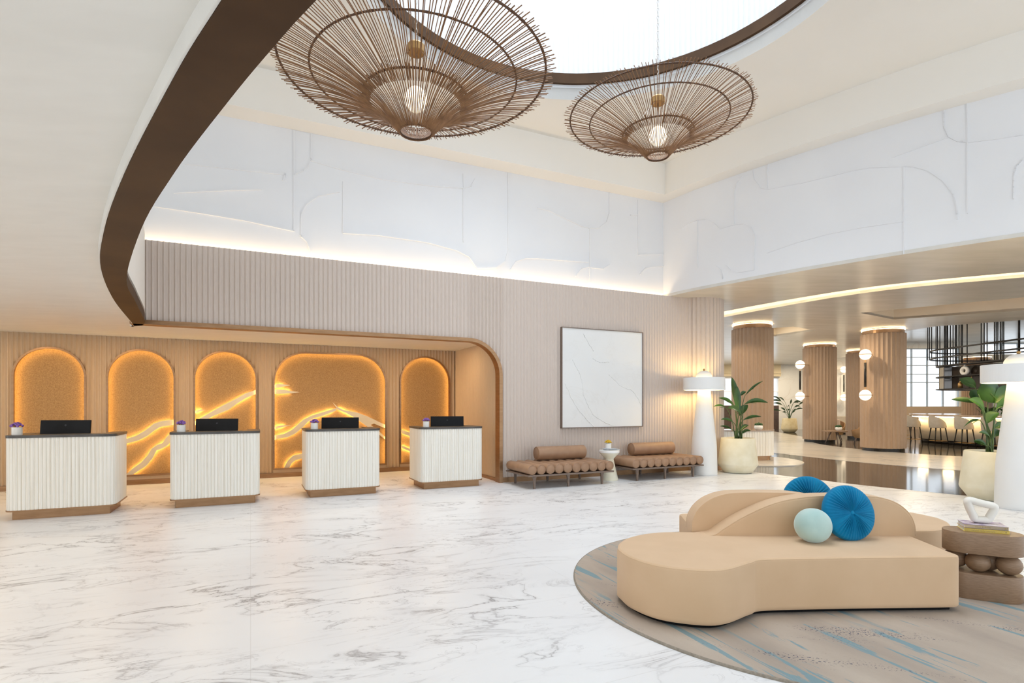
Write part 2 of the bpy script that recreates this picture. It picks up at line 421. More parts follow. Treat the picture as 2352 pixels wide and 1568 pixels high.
# big curved bronze edge of the low ceiling
po = [(p.x,p.y) for p in void_out]; pi_ = [(p.x,p.y) for p in void_in]
struct(MB().prism(po + list(reversed(pi_)), Z_TRIM, Z_REC+.03).build('trim_2', M['bronze_dark']))
po6 = [(p.x,p.y) for p in offset(void_out, -.001)]; pi6 = [(p.x,p.y) for p in offset(void_out, -.010)]
struct(MB().prism(po6 + list(reversed(pi6)), Z_TRIM+.004, Z_REC+.02).build('trim_6', M['plaster']))
# low ceiling + recess ceiling
pl = po + [(8,-5), (-17,-5), (-17,8)] + [tuple(S(-11,TB+.2)[:2]), tuple(S(AS+.02,TB+.2)[:2]), tuple(S(AS+.02,T0+.12)[:2]), tuple(S(-1.55,T0+.12)[:2])]
struct(MB().prism(pl, Z_REC, Z_REC+.05).build('ceiling_low', M['plaster']))
pl2 = pi_ + [(8,-5), (-17,-5), (-17,8)] + [tuple(S(-11,TB+.4)[:2]), tuple(S(-1.5,TB+.4)[:2]), tuple(S(-1.5,T0+.12)[:2])]
struct(MB().prism(pl2, Z_REC+.07, Z_COVE).build('wall_left', M['cream']))

# recess walls
NICHES = [(28,197,797),(245,402,802),(445,590,806),(628,887,811),(919,1033,819)]
ZB = .16
nich = []
for k, (x0, x1, yt) in enumerate(NICHES):
    s0 = on_wall(x0, 930, TB)[0]; s1 = on_wall(x1, 930, TB)[0]
    zt = on_wall((x0+x1)/2, yt, TB)[1]
    r = (s1-s0)/2 if k != 3 else .62
    nich.append((s0, s1, zt, r))
def niche_outline(s0, s1, zt, r, inset=0, n=14, zb=ZB):
    s0 += inset; s1 -= inset; zt -= inset; r = max(.01, r-inset); zb = zb + inset
    pts = [(s0, zb), (s1, zb), (s1, zt-r)]
    pts += [(s1-r + r*math.cos(a), zt-r + r*math.sin(a)) for a in [PI/2*k/n for k in range(1,n+1)]]
    pts += [(s0+r + r*math.cos(a), zt-r + r*math.sin(a)) for a in [PI/2 + PI/2*k/n for k in range(0,n+1)]]
    return pts
def niche_top(s):
    for (s0, s1, zt, r) in nich:
        if s0 < s < s1:
            if s < s0+r: return zt-r + math.sqrt(max(0, r*r-(s0+r-s)**2))
            if s > s1-r: return zt-r + math.sqrt(max(0, r*r-(s-s1+r)**2))
            return zt
    return None
w = MB()
cuts = [-11.0] + [x for n_ in nich for x in (n_[0], n_[1])] + [AS]
for a, b in zip(cuts, cuts[1:]):
    mid = (a+b)/2
    if niche_top(mid) is None: fluted_sheet(w, a, b, TB, lambda s: .09, lambda s: Z_REC, org=-11)
    else:
        eps = 1e-4
        fluted_sheet(w, a, b, TB, lambda s: niche_top(min(max(s, a+eps), b-eps)), lambda s: Z_REC, n=10, org=-11)
        w.box(S((a+b)/2, TB+.03, .125), (b-a, .05, .07), TH)
struct(w.build('wall_recess', M['recess_wood']))
# solid wall behind the niche panels, side wall of the recess
w = MB()
w.prism([tuple(S(-11,TB+.14)[:2]), tuple(S(AS+.1,TB+.14)[:2]), tuple(S(AS+.1,TB+.25)[:2]), tuple(S(-11,TB+.25)[:2])], 0, Z_COVE)
struct(w.build('wall_rear', M['cream']))
w = MB(); rows = []
N = int((TB-T0)/.06*6)
for i in range(N+1):
    t = T0+.12 + (TB-T0-.12)*i/N; s = AS-.01 + .016*abs(math.sin(PI*(t-T0)/.06)); rows.append([S(s,t,.06), S(s,t,Z_REC+.02)])
w.sheet(rows, False)
w.prism([tuple(S(AS+.01,T0+.11)[:2]), tuple(S(AS+.1,T0+.11)[:2]), tuple(S(AS+.1,TB+.2)[:2]), tuple(S(AS+.01,TB+.2)[:2])], 0, Z_COVE)
struct(w.build('wall_side', M['recess_wood']))
b = MB()
b.box(S((AS-11)/2, TB-.005, .045), (AS+11, .03, .09), TH)
b.box(S(AS-.015, (T0+TB)/2+.08, .03), (.03, TB-T0-.16, .06), TH)
struct(b.build('baseboard_recess', M['bronze']))

# ------------------------------------------------------------------ niche art panels
def z1(p): return (p[0]/3.3355, 740 + p[1]/3.3355)
def z2(p): return (580 + p[0]/3.3355, 740 + p[1]/3.3355)
RIB = {
 1: [[(815,935),(925,903),(1040,870),(1110,830),(1180,775),(1240,755),(1345,744),(1345,784),(1230,800),(1180,830),(1130,870),(1060,905),(925,940),(815,968)],
     [(955,1212),(1010,1125),(1080,1075),(1130,1020),(1160,970),(1200,940),(1245,925),(1270,885),(1305,850),(1345,825),(1345,885),(1280,945),(1235,970),(1200,980),(1170,1040),(1120,1100),(1050,1145),(1008,1212)],
     [(1235,1205),(1305,1155),(1345,1125),(1345,1205)]],
 2: [[(1478,760),(1560,720),(1700,640),(1800,590),(1880,545),(1970,515),(1970,548),(1890,577),(1820,620),(1750,670),(1640,715),(1590,742),(1540,772),(1478,790)],
     [(1478,682),(1530,668),(1578,670),(1530,682),(1478,700)]],
 3: [[(155,480),(200,471),(290,481),(250,490),(155,507)], [(155,512),(250,518),(362,535),(300,543),(155,549)],
     [(155,868),(240,855),(300,825),(350,780),(390,745),(450,715),(530,690),(580,675),(648,655),(640,676),(600,692),(540,715),(470,735),(420,765),(390,800),(330,850),(270,880),(200,890),(155,903)],
     [(613,612),(650,646),(700,672),(800,690),(880,720),(1030,786),(1030,812),(930,775),(905,785),(960,826),(1030,880),(1030,900),(960,850),(870,792),(800,742),(720,695),(652,668)],
     [(155,800),(230,788),(302,788),(230,801),(155,824)],
     [(172,1163),(200,1130),(240,1115),(270,1060),(310,1020),(390,1003),(390,1040),(330,1055),(300,1080),(280,1120),(240,1138),(210,1145),(188,1166)]],
 4: [[(1128,818),(1210,845),(1290,885),(1290,915),(1210,875),(1128,844)], [(1128,935),(1210,970),(1290,1010),(1290,1037),(1210,990),(1128,956)]],
}
NL = ['arched cork wall panel with plain surface behind the leftmost reception desk',
      'arched glowing cork panel with two wavy ribbons, between the two left desks',
      'arched cork panel with one rising ribbon behind the second desk from left',
      'wide cork panel with a glowing mountain ridge and cloud ribbons',
      'narrow arched cork panel behind the reception desk beside the arch jamb']
Mw = Matrix.Rotation(TH, 4, 'Z') @ Matrix.Rotation(PI/2, 4, 'X')        # (s, z, -t) -> world
def wallM(t): return Matrix.Rotation(TH, 4, 'Z') @ Matrix.Translation((0, t, 0)) @ Matrix.Rotation(PI/2, 4, 'X')
for k, (s0, s1, zt, r) in enumerate(nich):
    base = S((s0+s1)/2, TB+.12, 0)
    n = thing('niche_panel', NL[k], 'wall panel', base, 0, 'glowing niche panels')
    inv = Matrix.Translation(-base)
    ol = niche_outline(s0, s1, zt, r)
    MB().prism(ol, 0, .02, M=inv @ wallM(TB+.12)).build('cork_board', M['cork'], n)
    inn = niche_outline(s0, s1, zt, r, .023)
    MB().prism(niche_outline(s0, s1, zt, r, -.006), .0, .11, M=inv @ wallM(TB+.10), holes=[niche_outline(s0, s1, zt, r, .002)]) \
        .prism(niche_outline(s0, s1, zt, r, -.008), .085, .115, M=inv @ wallM(TB+.10), holes=[inn]).build('frame', M['bronze'], n)
    led = niche_outline(s0, s1, zt, r, .006)
    led = led[1:] + led[:1]
    MB().tube([inv @ S(a, TB+.030, z) for a, z in led], .006, 5, closed=False).build('led_strip', M['led'], n)
    if k in RIB:
        f = z1 if k < 3 else z2
        for poly in RIB[k]:
            pts = []
            for p in poly:
                a, z = on_wall(*f(p), TB+.05)
                pts.append((min(max(a, s0+.004), s1-.004), max(z, ZB+.004)))
            rb = MB().prism(pts, 0, .012, M=inv @ wallM(TB+.055)).build('wave_ribbon', M['ribbon'], n)
            h = len(pts)//2; m = len(pts)
            A_, B_ = [Vector(p) for p in pts[:h]], [Vector(p) for p in reversed(pts[h:])]
            def along(P_, u):
                L_ = [0]
                for a_, b_ in zip(P_, P_[1:]): L_.append(L_[-1] + (b_-a_).length)
                d_ = u*L_[-1]
                for q_ in range(len(P_)-1):
                    if d_ <= L_[q_+1] + 1e-9: return P_[q_].lerp(P_[q_+1], (d_-L_[q_])/max(1e-9, L_[q_+1]-L_[q_]))
                return P_[-1]
            def inside(x, y):
                c_ = False
                for q_ in range(m):
                    a_, b_ = pts[q_], pts[(q_+1) % m]
                    if (a_[1] > y) != (b_[1] > y) and x < (b_[0]-a_[0])*(y-a_[1])/(b_[1]-a_[1]) + a_[0]: c_ = not c_
                return c_
            mid = []
            for q_ in range(1, 20):
                p_ = (along(A_, q_/20) + along(B_, q_/20))/2
                if all(inside(p_.x+dx_, p_.y+dz_) for dx_, dz_ in ((.012,0),(-.012,0),(0,.010),(0,-.010))): mid.append(inv @ S(p_.x, TB+.074, p_.y))
            if len(mid) > 1: MB().tube(mid, .007, 5).build('led_strip', M['ledr'], rb)

# ------------------------------------------------------------------ upper walls, coves, high ceiling, drum
def ridge(mb, pts, nrm, w=.020, h=.020):
    for a, b in zip(pts, pts[1:]):
        n = nrm(a); d = (b - a)
        if d.length < 1e-4: continue
        d.normalize(); sd = d.cross(n).normalized()*w/2; a2 = a - d*w*.3; b2 = b + d*w*.3
        vs = [a2-sd-n*.01, a2+sd-n*.01, b2+sd-n*.01, b2-sd-n*.01, a2-sd+n*h, a2+sd+n*h, b2+sd+n*h, b2-sd+n*h]
        mb.add(vs, [(3,2,1,0),(4,5,6,7),(0,1,5,4),(1,2,6,5),(2,3,7,6),(3,0,4,7)])
w = MB()
w.prism([tuple(S(-13,TU)[:2]), tuple(S(8.85,TU)[:2]), tuple(S(8.85,TU+.15)[:2]), tuple(S(-13,TU+.15)[:2])], 3.5, Z_UP)
LN = [[(355,473.5),(459.6,489),(561.7,506),(675,530.6),(675,300)], [(675.8,400.5),(697,392),(708,380),(714,365),(715,308)],
 [(714,369),(786,390),(880,412),(1000,428),(1065,432),(1064,400)], [(425,376),(540,389),(655,401),(650,415)], [(400,443),(520,437),(600,435)],
 [(788,418),(788,535),(870,540),(980,556),(1050,575),(1078,590),(1093,612)], [(1064,432),(1064,555)], [(1065,432),(1082,427),(1092,410)],
 [(1167,398),(1167,575),(1160,600),(1140,614),(1095,616)], [(1235,477.5),(1260,483),(1290,498),(1337,520),(1354,524),(1375,524),(1393,510),(1399,490),(1399,443)],
 [(1354,524),(1354,648)], [(1465,460),(1465,585),(1526,584)], [(1448,494),(1465,494)], [(1172,620),(1185,600),(1205,593),(1235,593),(1350,602)],
 [(1322,634),(1335,617),(1350,613),(1385,617),(1400,608)], [(1470,630),(1482,616),(1500,612),(1526,611)], [(692,545),(692,490),(702,470),(730,450),(780,440)], [(690,540),(705,555),(714,578)]]
nL = Vector((-VX,-VY,0))
for l in LN:
    pts = []
    for p in l:
        a, z = on_wall(p[0], p[1], TU); pts.append(S(a, TU, z))
    if len(pts) > 3: pass
    ridge(w, pts, lambda p: nL)
struct(w.build('wall_upper', M['white']))
# curved right-hand upper wall
w = MB()
pa = [(p.x,p.y) for p in wall_path]; pb = [(p.x,p.y) for p in offset(wall_path, .2)]
w.prism(pa + list(reversed(pb)), Z_COVE+.03, Z_UP+.02, smooth=False)
def z8(p): return (1560 + p[0]/2.97, 200 + p[1]/2.97)
RN = [[(125,905),(125,1230)], [(0,970),(60,930),(125,905),(180,900),(235,925),(278,967),(375,937),(378,700),(395,650),(430,610)],
 [(320,1215),(350,1250),(400,1263),(512,1245),(517,1010),(490,955),(440,930),(375,937)], [(500,570),(510,630),(550,685),(600,697),(602,528)],
 [(600,697),(850,650),(1000,615),(1180,570),(1300,548),(1533,540)], [(1533,1138),(1533,540),(1600,543),(1700,570),(1800,640),(1870,730),(1893,830),(1895,900)],
 [(600,1130),(800,1060),(1000,1005),(1250,955),(1533,915)], [(1805,150),(1806,270),(1840,340),(1900,370),(1965,377),(2150,355),(2345,325)],
 [(1965,110),(1966,860)], [(1450,480),(1840,340)], [(250,1220),(285,1245),(298,1290),(298,1307)], [(2345,490),(2300,540),(2283,600),(2280,760)]]
for l in RN:
    pts = []
    for a, b in zip(l, l[1:]):
        for k in range(4):
            q = (a[0]+(b[0]-a[0])*k/4, a[1]+(b[1]-a[1])*k/4); pts.append(q)
    pts.append(l[-1]); P3 = []; nn = {}
    for q in pts:
        px, py = z8(q); p, n = hit_curve(px); z = CZ + (HZ-py)/F*p.y; v = Vector((p.x,p.y,z)); P3.append(v)
    def nr(v):
        _, n = hit_curve(1176 + F*v.x/v.y); return -n if n.dot(Vector((v.x,v.y,0))) > 0 else n
    ridge(w, P3, nr, .016, .012)
struct(w.build('wall_right', M['white']))
# upper soffits and fascias (left run, right run)
w = MB()
corner_f = None
fr = offset(wall_path, -.34)
fpath = [p for p in fr if (p.x*VX+p.y*VY) < TF]
c0 = fpath[0]
pl = [tuple(S(-13,TF)[:2])] + [tuple(S(3.3*UX*0 + (c0.x*UX+c0.y*UY), TF)[:2])] + [(p.x,p.y) for p in fpath] + [(p.x,p.y) for p in reversed(wall_path)] + [tuple(S(8.85,TU+.1)[:2]), tuple(S(-13,TU+.1)[:2])]
w.prism(pl, Z_UP, Z_CEIL)
struct(w.build('trim_3', M['cream']))
DC, DR = (1.08, 6.27), 3.03
circ = [(DC[0]+DR*math.cos(2*PI*k/96), DC[1]+DR*math.sin(2*PI*k/96)) for k in range(96)]
struct(MB().prism([(-20,-4),(20,-4),(22,16),(-20,20)], Z_CEIL, Z_CEIL+.2, holes=[circ]).build('ceiling', M['cream']))
d = MB()
d.lathe([(DR,Z_CEIL),(DR,6.83)], 96, c=(DC[0],DC[1],0))
d.lathe([(DR+.2,Z_CEIL+.19),(DR+.2,6.83),(DR,6.83)], 96, c=(DC[0],DC[1],0))
N = 230*4; rows = []
for i in range(N+1):
    a = 2*PI*i/N; r = DR + .022*abs(math.sin(PI*i/4)); rows.append([(DC[0]+r*math.cos(a), DC[1]+r*math.sin(a), 6.98), (DC[0]+r*math.cos(a), DC[1]+r*math.sin(a), 10.2)])
d.sheet(rows, False)
struct(d.build('wall_drum', M['drum']))
struct(MB().lathe([(DR+.02,6.83),(DR-.05,6.83),(DR-.05,6.995),(DR+.02,6.995)], 96, False, c=(DC[0],DC[1],0)).build('trim_4', M['bronze_dark']))

# ------------------------------------------------------------------ lounge shell
ZL = 3.85
slot_n = catmull([(4.5,18,0),(5.0,15.6,0),(5.38,14.1,0),(7.09,11.29,0),(9.15,9.88,0),(12,8.5,0),(16,7.2,0)], 6)
slot_f = catmull([(4.95,18.15,0),(5.45,16.3,0),(5.78,15.12,0),(7.49,11.9,0),(9.63,10.39,0),(12.35,9.1,0),(16.3,7.8,0)], 6)
pn = [(p.x,p.y) for p in slot_n]; pf = [(p.x,p.y) for p in slot_f]
w = MB()
w.prism([(p.x,p.y) for p in offset(wall_path, -.006)] + [(16,3.9)] + list(reversed(pn)) + [(2.6,18)], Z_COVE, Z_COVE+.06)
E2 = [(30,17.5),(22,15.0),(16.5,15.3),(14.45,15.6),(12.9,16.9),(12.75,18.5),(14.2,20.5),(16.4,24),(17,34)]
coffer = [(9.06,14.4),(11.4,12.3),(15,10.3),(17,11.8),(13.4,13.7),(10.7,15.5)]
cof2 = [(7.6,17.6),(8.6,16.9),(9.8,17.8),(9.2,19.3),(8.0,19.2)]
cof3 = [(10.3,20.6),(11.9,19.5),(13.2,20.9),(11.6,23.6)]
w.prism(pf + [(30,7.6)] + E2 + [(2,34),(2.6,18.1)], ZL, ZL+.06, holes=[coffer, cof2])
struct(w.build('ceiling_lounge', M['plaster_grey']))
w = MB()
def riser(poly, z0, z1, closed=True, flip=False):
    n = len(poly)
    for i in range(n if closed else n-1):
        a = poly[i]; b = poly[(i+1) % n]
        w.add([(a[0],a[1],z0),(b[0],b[1],z0),(b[0],b[1],z1),(a[0],a[1],z1)], [(0,1,2,3)])
riser(coffer, ZL, ZL+.4); w.prism(coffer, ZL+.4, ZL+.45)
riser(cof2, ZL, ZL+.35); w.prism(cof2, ZL+.35, ZL+.4)
riser(pf, ZL, ZL+.35, False); riser(pn, Z_COVE, ZL+.35, False)
w.prism(pn + list(reversed(pf)), ZL+.35, ZL+.4)
riser(E2, ZL, 5.2, False)
struct(w.build('trim_5', mat('coffer_paint', (.72,.60,.45), .6, 0, (.75,.63,.48), 2)))
struct(MB().prism([(11,15),(40,10),(44,35),(11,35)], 5.2, 5.3).build('ceiling_bar', M['plaster_grey']))
# far wall with openings
FY = 33.0
w = MB()
def fx(px): return (px-1176)/F*FY
def fz(py): return CZ + (HZ-py)/F*FY
wins = [(fx(1600), fx(1789), .0, fz(868)), (fx(2060), fx(2204), fz(934), fz(800)), (fx(2262), fx(2420), fz(925), fz(788))]
xs = [2.0]; 
for (a, b, z0, z1_) in wins:
    w.box(((xs[-1]+a)/2, FY+.15, 2.6), (a-xs[-1], .3, 5.2)); 
    if z0 > 0: w.box(((a+b)/2, FY+.15, z0/2), (b-a, .3, z0))
    w.box(((a+b)/2, FY+.15, (z1_+5.2)/2), (b-a, .3, 5.2-z1_)); xs.append(b)
w.box(((xs[-1]+44)/2, FY+.15, 2.6), (44-xs[-1], .3, 5.2))
struct(w.build('wall_far', M['marble_wall']))
for i, (a, b, z0, z1_) in enumerate(wins):
    win = bpy.data.objects.new('window_%d' % (i+1), None); COL.objects.link(win); win.location = (0,0,0); struct(win)
    fm = MB(); nx = 3 if i == 0 else 4; nz = 2 if i == 0 else 6
    zlo = z0 if z0 > 0 else 1.42
    for k in range(nx+1): fm.box((a+(b-a)*k/nx, FY+.1, (zlo+z1_)/2), (.045, .12, z1_-zlo))
    for zb_ in ([zlo, z1_, zlo+(z1_-zlo)*.5] if i == 0 else [zlo, z1_-.02] + [fz(y_) for y_ in (820, 839, 859, 878)]): fm.box(((a+b)/2, FY+.1, zb_), (b-a, .1, .045))
    fm.build('window_frame', M['frame_dark'] if i else M['cream'], win)
    if i == 0:
        struct(MB().box(((a+b)/2, FY+.1, .71), (b-a, .2, 1.42)).build('wall_sill', mat('dark_panel', (.06,.035,.025), .4, 0, (.09,.055,.04), 6)))
    g = bpy.data.materials.new('window_glass_%d' % i); g.use_nodes = True; nt = g.node_tree; nt.nodes.clear()
    tb = nt.nodes.new('ShaderNodeBsdfTransparent'); gl = nt.nodes.new('ShaderNodeBsdfGlossy'); gl.inputs['Roughness'].default_value = .02
    mx = nt.nodes.new('ShaderNodeMixShader'); mx.inputs[0].default_value = .06; o = nt.nodes.new('ShaderNodeOutputMaterial')
    lnk(nt, tb.outputs[0], mx.inputs[1]); lnk(nt, gl.outputs[0], mx.inputs[2]); lnk(nt, mx.outputs[0], o.inputs[0])
    MB().box(((a+b)/2, FY+.1, (zlo+z1_)/2), (b-a, .01, z1_-zlo)).build('window_glass', g, win)
struct(MB().box(((fx(2040)+fx(2420))/2, FY-.06, .68), (fx(2420)-fx(2040), .12, 1.36)).build('wall_dado', M['recess_wood']))
# ochre banded panels above the left far window, fluted screen by the bar
p_ = MB(); p_.box(((fx(1600)+fx(1772))/2, FY-.1, 3.9), (fx(1808)-fx(1600), .2, 1.5))
for z in (3.35, 3.9, 4.4): p_.box(((fx(1600)+fx(1772))/2, FY-.22, z), (fx(1808)-fx(1600), .06, .07))
struct(p_.build('wall_panel', M['panelwall']))
w = MB(); rows = []
for i in range(0, 40*4+1):
    x = fx(2200) + (fx(2330)-fx(2200))*i/160; rows.append([(x, 31.0+.05*abs(math.sin(PI*i/4)), 0), (x, 31.0+.05*abs(math.sin(PI*i/4)), 4.3)])
w.sheet(rows, False)
struct(w.build('wall_screen', M['reed']))

def column(x, y, r, label_i, nf=32):
    o = MB(); rows = []; n = nf*6
    for i in range(n+1):
        a = 2*PI*i/n; q = r - .036*abs(math.sin(PI*i/6)); rows.append([(q*math.cos(a), q*math.sin(a), .10), (q*math.cos(a), q*math.sin(a), 3.70)])
    o.sheet(rows, False)
    c = bpy.data.objects.new('column_%d' % label_i, None); COL.objects.link(c); c.location = (x, y, 0); struct(c)
    o.build('shaft', M['col_wood'], c)
    MB().lathe([(0.01,0),(r-.06,0),(r-.06,.11)], 48, False).build('plinth', M['darkmetal'], c)
    MB().lathe([(r-.01,3.70),(r-.05,3.71),(r-.05,3.80),(0.01,3.80)], 48, False).build('collar', M['bronze'], c)
    MB().tube([((r-.035)*math.cos(2*PI*k/60), (r-.035)*math.sin(2*PI*k/60), 3.822) for k in range(60)], .007, 6, closed=True).build('halo_light', M['halo'], c)
column(7.17,16.5,.58,1); column(12.18,21.9,.60,2); column(11.82,17.62,.62,3); column(15.3,24.2,.6,4); column(23.2,27.6,.6,5)

# ------------------------------------------------------------------ reception desks
DW, DD = 1.13, .76
def round_rect(w, d, r, n=8, inset=0, back=True):
    x0, y0, x1, y1 = inset, inset, w-inset, d-inset; r = max(.01, r-inset)
    pts = [(x0, y1), (x0, y0+r)]
    pts += [(x0+r - r*math.cos(a), y0+r - r*math.sin(a)) for a in [PI/2*k/n for k in range(1,n+1)]]
    pts += [(x1-r + r*math.sin(a), y0+r - r*math.cos(a)) for a in [PI/2*k/n for k in range(0,n+1)]]
    pts += [(x1, y1)]
    return pts
def reeded(mb, pts, z0, z1, pitch=.042, n=6, amp=.011, seed=1):
    rr = random.Random(seed)
    P = resample(pts, pitch/n); rows = []
    for i, p in enumerate(P):
        a = P[max(i-1,0)]; b = P[min(i+1,len(P)-1)]; t = (b-a).normalized(); nrm = Vector((t.y,-t.x))
        off = amp*math.sqrt(max(0, 1-(2*((i % n)/n)-1)**2))
        q = p + nrm*off; rows.append([(q.x,q.y,z0),(q.x,q.y,z1)])
    mb.sheet(rows, False)
def make_desk(label, loc):
    t = thing('reception_desk', label, 'reception desk', loc, TH, 'fluted white reception desks')
    p = MB(); ol = round_rect(DW, DD, .10)
    ol_ccw = ol
    reeded(p, [Vector((q[0],q[1])) for q in ol], .125, 1.035)
    inner = round_rect(DW, DD, .10, inset=.03)
    p.prism(ol + list(reversed(inner)), .125, 1.035)
    p.build('front_panel', M['reed'], t)
    out2 = round_rect(DW, DD, .10, inset=-.018)
    out2[0] = (-.018, DD); out2[-1] = (DW+.018, DD)
    u_in = [(DW-.16, DD), (DW-.16, .29), (.16, .29), (.16, DD)]
    MB().prism(out2 + u_in, 1.035, 1.068).build('counter_top', M['counter'], t)
    MB().prism(round_rect(DW, DD, .10, inset=-.016), .108, .125).build('base_rail', M['bronze'], t)
    pl_ = round_rect(DW, DD, .06, inset=.055)
    MB().prism(pl_, 0, .108).build('plinth', M['bronze'], t)
    MB().box((DW/2, .43, .75), (DW-.08, .62, .03)).build('worktop', M['counter'], t)
    return t
DESK = [(-6.33,6.897),(-4.774,7.72),(-3.19,8.595),(-1.545,9.453)]
DL = ['leftmost white fluted reception desk, cropped close to the picture edge', 'white fluted reception desk, second counted from the left',
      'white fluted reception desk in front of the wide mountain panel', 'white fluted reception desk nearest the arch jamb']
for (x, y), l in zip(DESK, DL): make_desk(l, (x, y, 0))
def at_desk(i, lx, ly, z): return Vector((DESK[i][0]+lx*UX+ly*VX, DESK[i][1]+lx*UY+ly*VY, z))
def make_monitor(label, loc, rz, wd=.60):
    t = thing('monitor', label, 'monitor', loc, rz, 'black monitors on the reception desks')
    Tm = Matrix.Translation((0,0,.30)) @ Matrix.Rotation(R(-6), 4, 'X')
    MB().box((0,0,0), (wd,.022,.36), M=Tm).build('housing', M['black'], t, bevel=.004)
    MB().box((0,.012,.0), (wd-.02,.004,.34), M=Tm).build('screen', mat('screen_glass', (.01,.01,.012), .15, 0, (.014,.014,.017), 3), t)
    MB().box((0,.0,.14), (.07,.02,.26)).build('neck', M['black'], t, bevel=.004)
    MB().box((0,.02,.006), (.24,.18,.012)).build('base', M['black'], t, bevel=.004)
    MB().lathe([(.001,0),(.012,0),(.012,.002),(.001,.002)], 14, False, M=Tm @ Matrix.Translation((0,-.0112,.11)) @ Matrix.Rotation(PI/2,4,'X')).build('emblem', mat('grey_emblem', (.03,.03,.033), .3, .5, (.04,.04,.043), 5), t)
    return t
ML = ['black monitor seen from behind on the leftmost reception desk', 'black monitor seen from behind on the second desk from left',
      'black monitor seen from behind on the desk before the mountain panel', 'black monitor seen from behind on the desk nearest the arch']
for i, (lx, ly, w_) in enumerate([(.50,.45,.62),(.555,.45,.6),(.565,.45,.6),(.61,.45,.6)]):
    make_monitor(ML[i], at_desk(i, lx, ly, .765), R(8 if i < 2 else 10), w_)
def make_flower(label, loc, petal, cat='flower pot', group=None, r=.055, h=.10, seed=1):
    t = thing('flower_pot', label, cat, loc, 0, group); q = random.Random(seed)
    MB().lathe([(.001,0),(r*.96,0),(r,.01),(r,h),(r*.88,h),(r*.88,h-.02),(.001,h-.02)], 24, False).build('pot', M['whitepot'], t)
    f = MB()
    for k in range(46):
        a = q.uniform(0, 2*PI); d = r*1.15*math.sqrt(q.random()); z = h+.012+.045*(1-(d/(r*1.2))**2)*q.uniform(.6,1)
        f.ball((d*math.cos(a), d*math.sin(a), z), q.uniform(.010,.016), 6, 4)
    f.build('flowers', petal, t)
    g = MB()
    for k in range(14):
        a = q.uniform(0, 2*PI); d = r*.9*math.sqrt(q.random()); g.tube([(d*.4*math.cos(a), d*.4*math.sin(a), h-.025),(d*math.cos(a), d*math.sin(a), h+.03)], .002, 4)
    g.build('stems', M['stem'], t)
    return t
PL = ['small white pot of purple flowers on the leftmost reception desk', 'small white pot of purple flowers on the second desk from left',
      'small white pot of purple flowers on the desk before the mountain panel', 'small white pot of purple flowers on the desk nearest the arch']
for i, lx in enumerate((.08,.12,.125,.12)): make_flower(PL[i], at_desk(i, lx, .14, 1.068), M['purple'], group='purple flower pots on the desks', seed=i+3)

# ------------------------------------------------------------------ benches
BL, BD = 1.78, .92
def make_bench(label, loc):
    t = thing('daybed_bench', label, 'bench', loc, TH, 'tan leather roll benches')
    MB().prism([(0,0),(BL,0),(BL,BD),(0,BD)], .218, .248).build('frame', M['walnut'], t, bevel=.008)
    for x in (.16, BL/2-.05, BL-.22):
        for y in (.08, BD-.08):
            l = MB()
            prof = [(.042,.020,.218),(.030,.018,.195),(.022,.017,.165),(.020,.016,.10),(.017,.014,0)]
            rows = []
            for hx, hy, z in prof: rows.append([(x-hx,y-hy,z),(x+hx,y-hy,z),(x+hx,y+hy,z),(x-hx,y+hy,z),(x-hx,y-hy,z)])
            l.sheet(rows, False, flip=True); l.add([(x-.017,y-.014,0),(x+.017,y-.014,0),(x+.017,y+.014,0),(x-.017,y+.014,0)], [(3,2,1,0)])
            l.build('leg', M['walnut'], t)
    rr = BL/20
    for k in range(10):
        x = rr + k*2*rr; y0, y1 = .012, BD-.012; q = rr-.002
        Tm = Matrix.Translation((x, y0, .248+rr)) @ Matrix.Rotation(-PI/2, 4, 'X')
        L = y1-y0
        MB().lathe([(.001,0),(q*.84,0),(q*.87,.004),(q*.90,-.003),(q*.96,0),(q,.010),(q,L-.010),(q*.96,L),(q*.90,L+.003),(q*.87,L-.004),(q*.84,L),(.001,L)], 28, True, M=Tm).build('seat_roll', M['leather'], t)
    return t
make_bench('tan leather roll bench left of the hourglass side table, below the artwork', S(4.275, 8.40, 0))
make_bench('tan leather roll bench beside the tall white floor lamp', S(6.53, 8.47, 0))
def make_bolster(label, s0, s1, t_):
    r = .126; o = thing('bolster_cushion', label, 'cushion', S(s0, t_, .4255+r), TH, 'tan bolster cushions')
    L = s1-s0; Tm = Matrix.Rotation(PI/2, 4, 'Y')
    b = MB().lathe([(.001,0),(r*.86,0),(r*.89,.005),(r*.92,-.004),(r*.97,0),(r,.012),(r,L-.012),(r*.97,L),(r*.92,L+.004),(r*.89,L-.005),(r*.86,L),(.001,L)], 40, True, M=Tm)
    b.build('cover', M['leather'], o)
make_bolster('tan leather bolster cushion lying on the left roll bench', 4.80, 5.83, 9.10)
make_bolster('tan leather bolster cushion lying on the bench beside the floor lamp', 7.02, 8.08, 9.17)

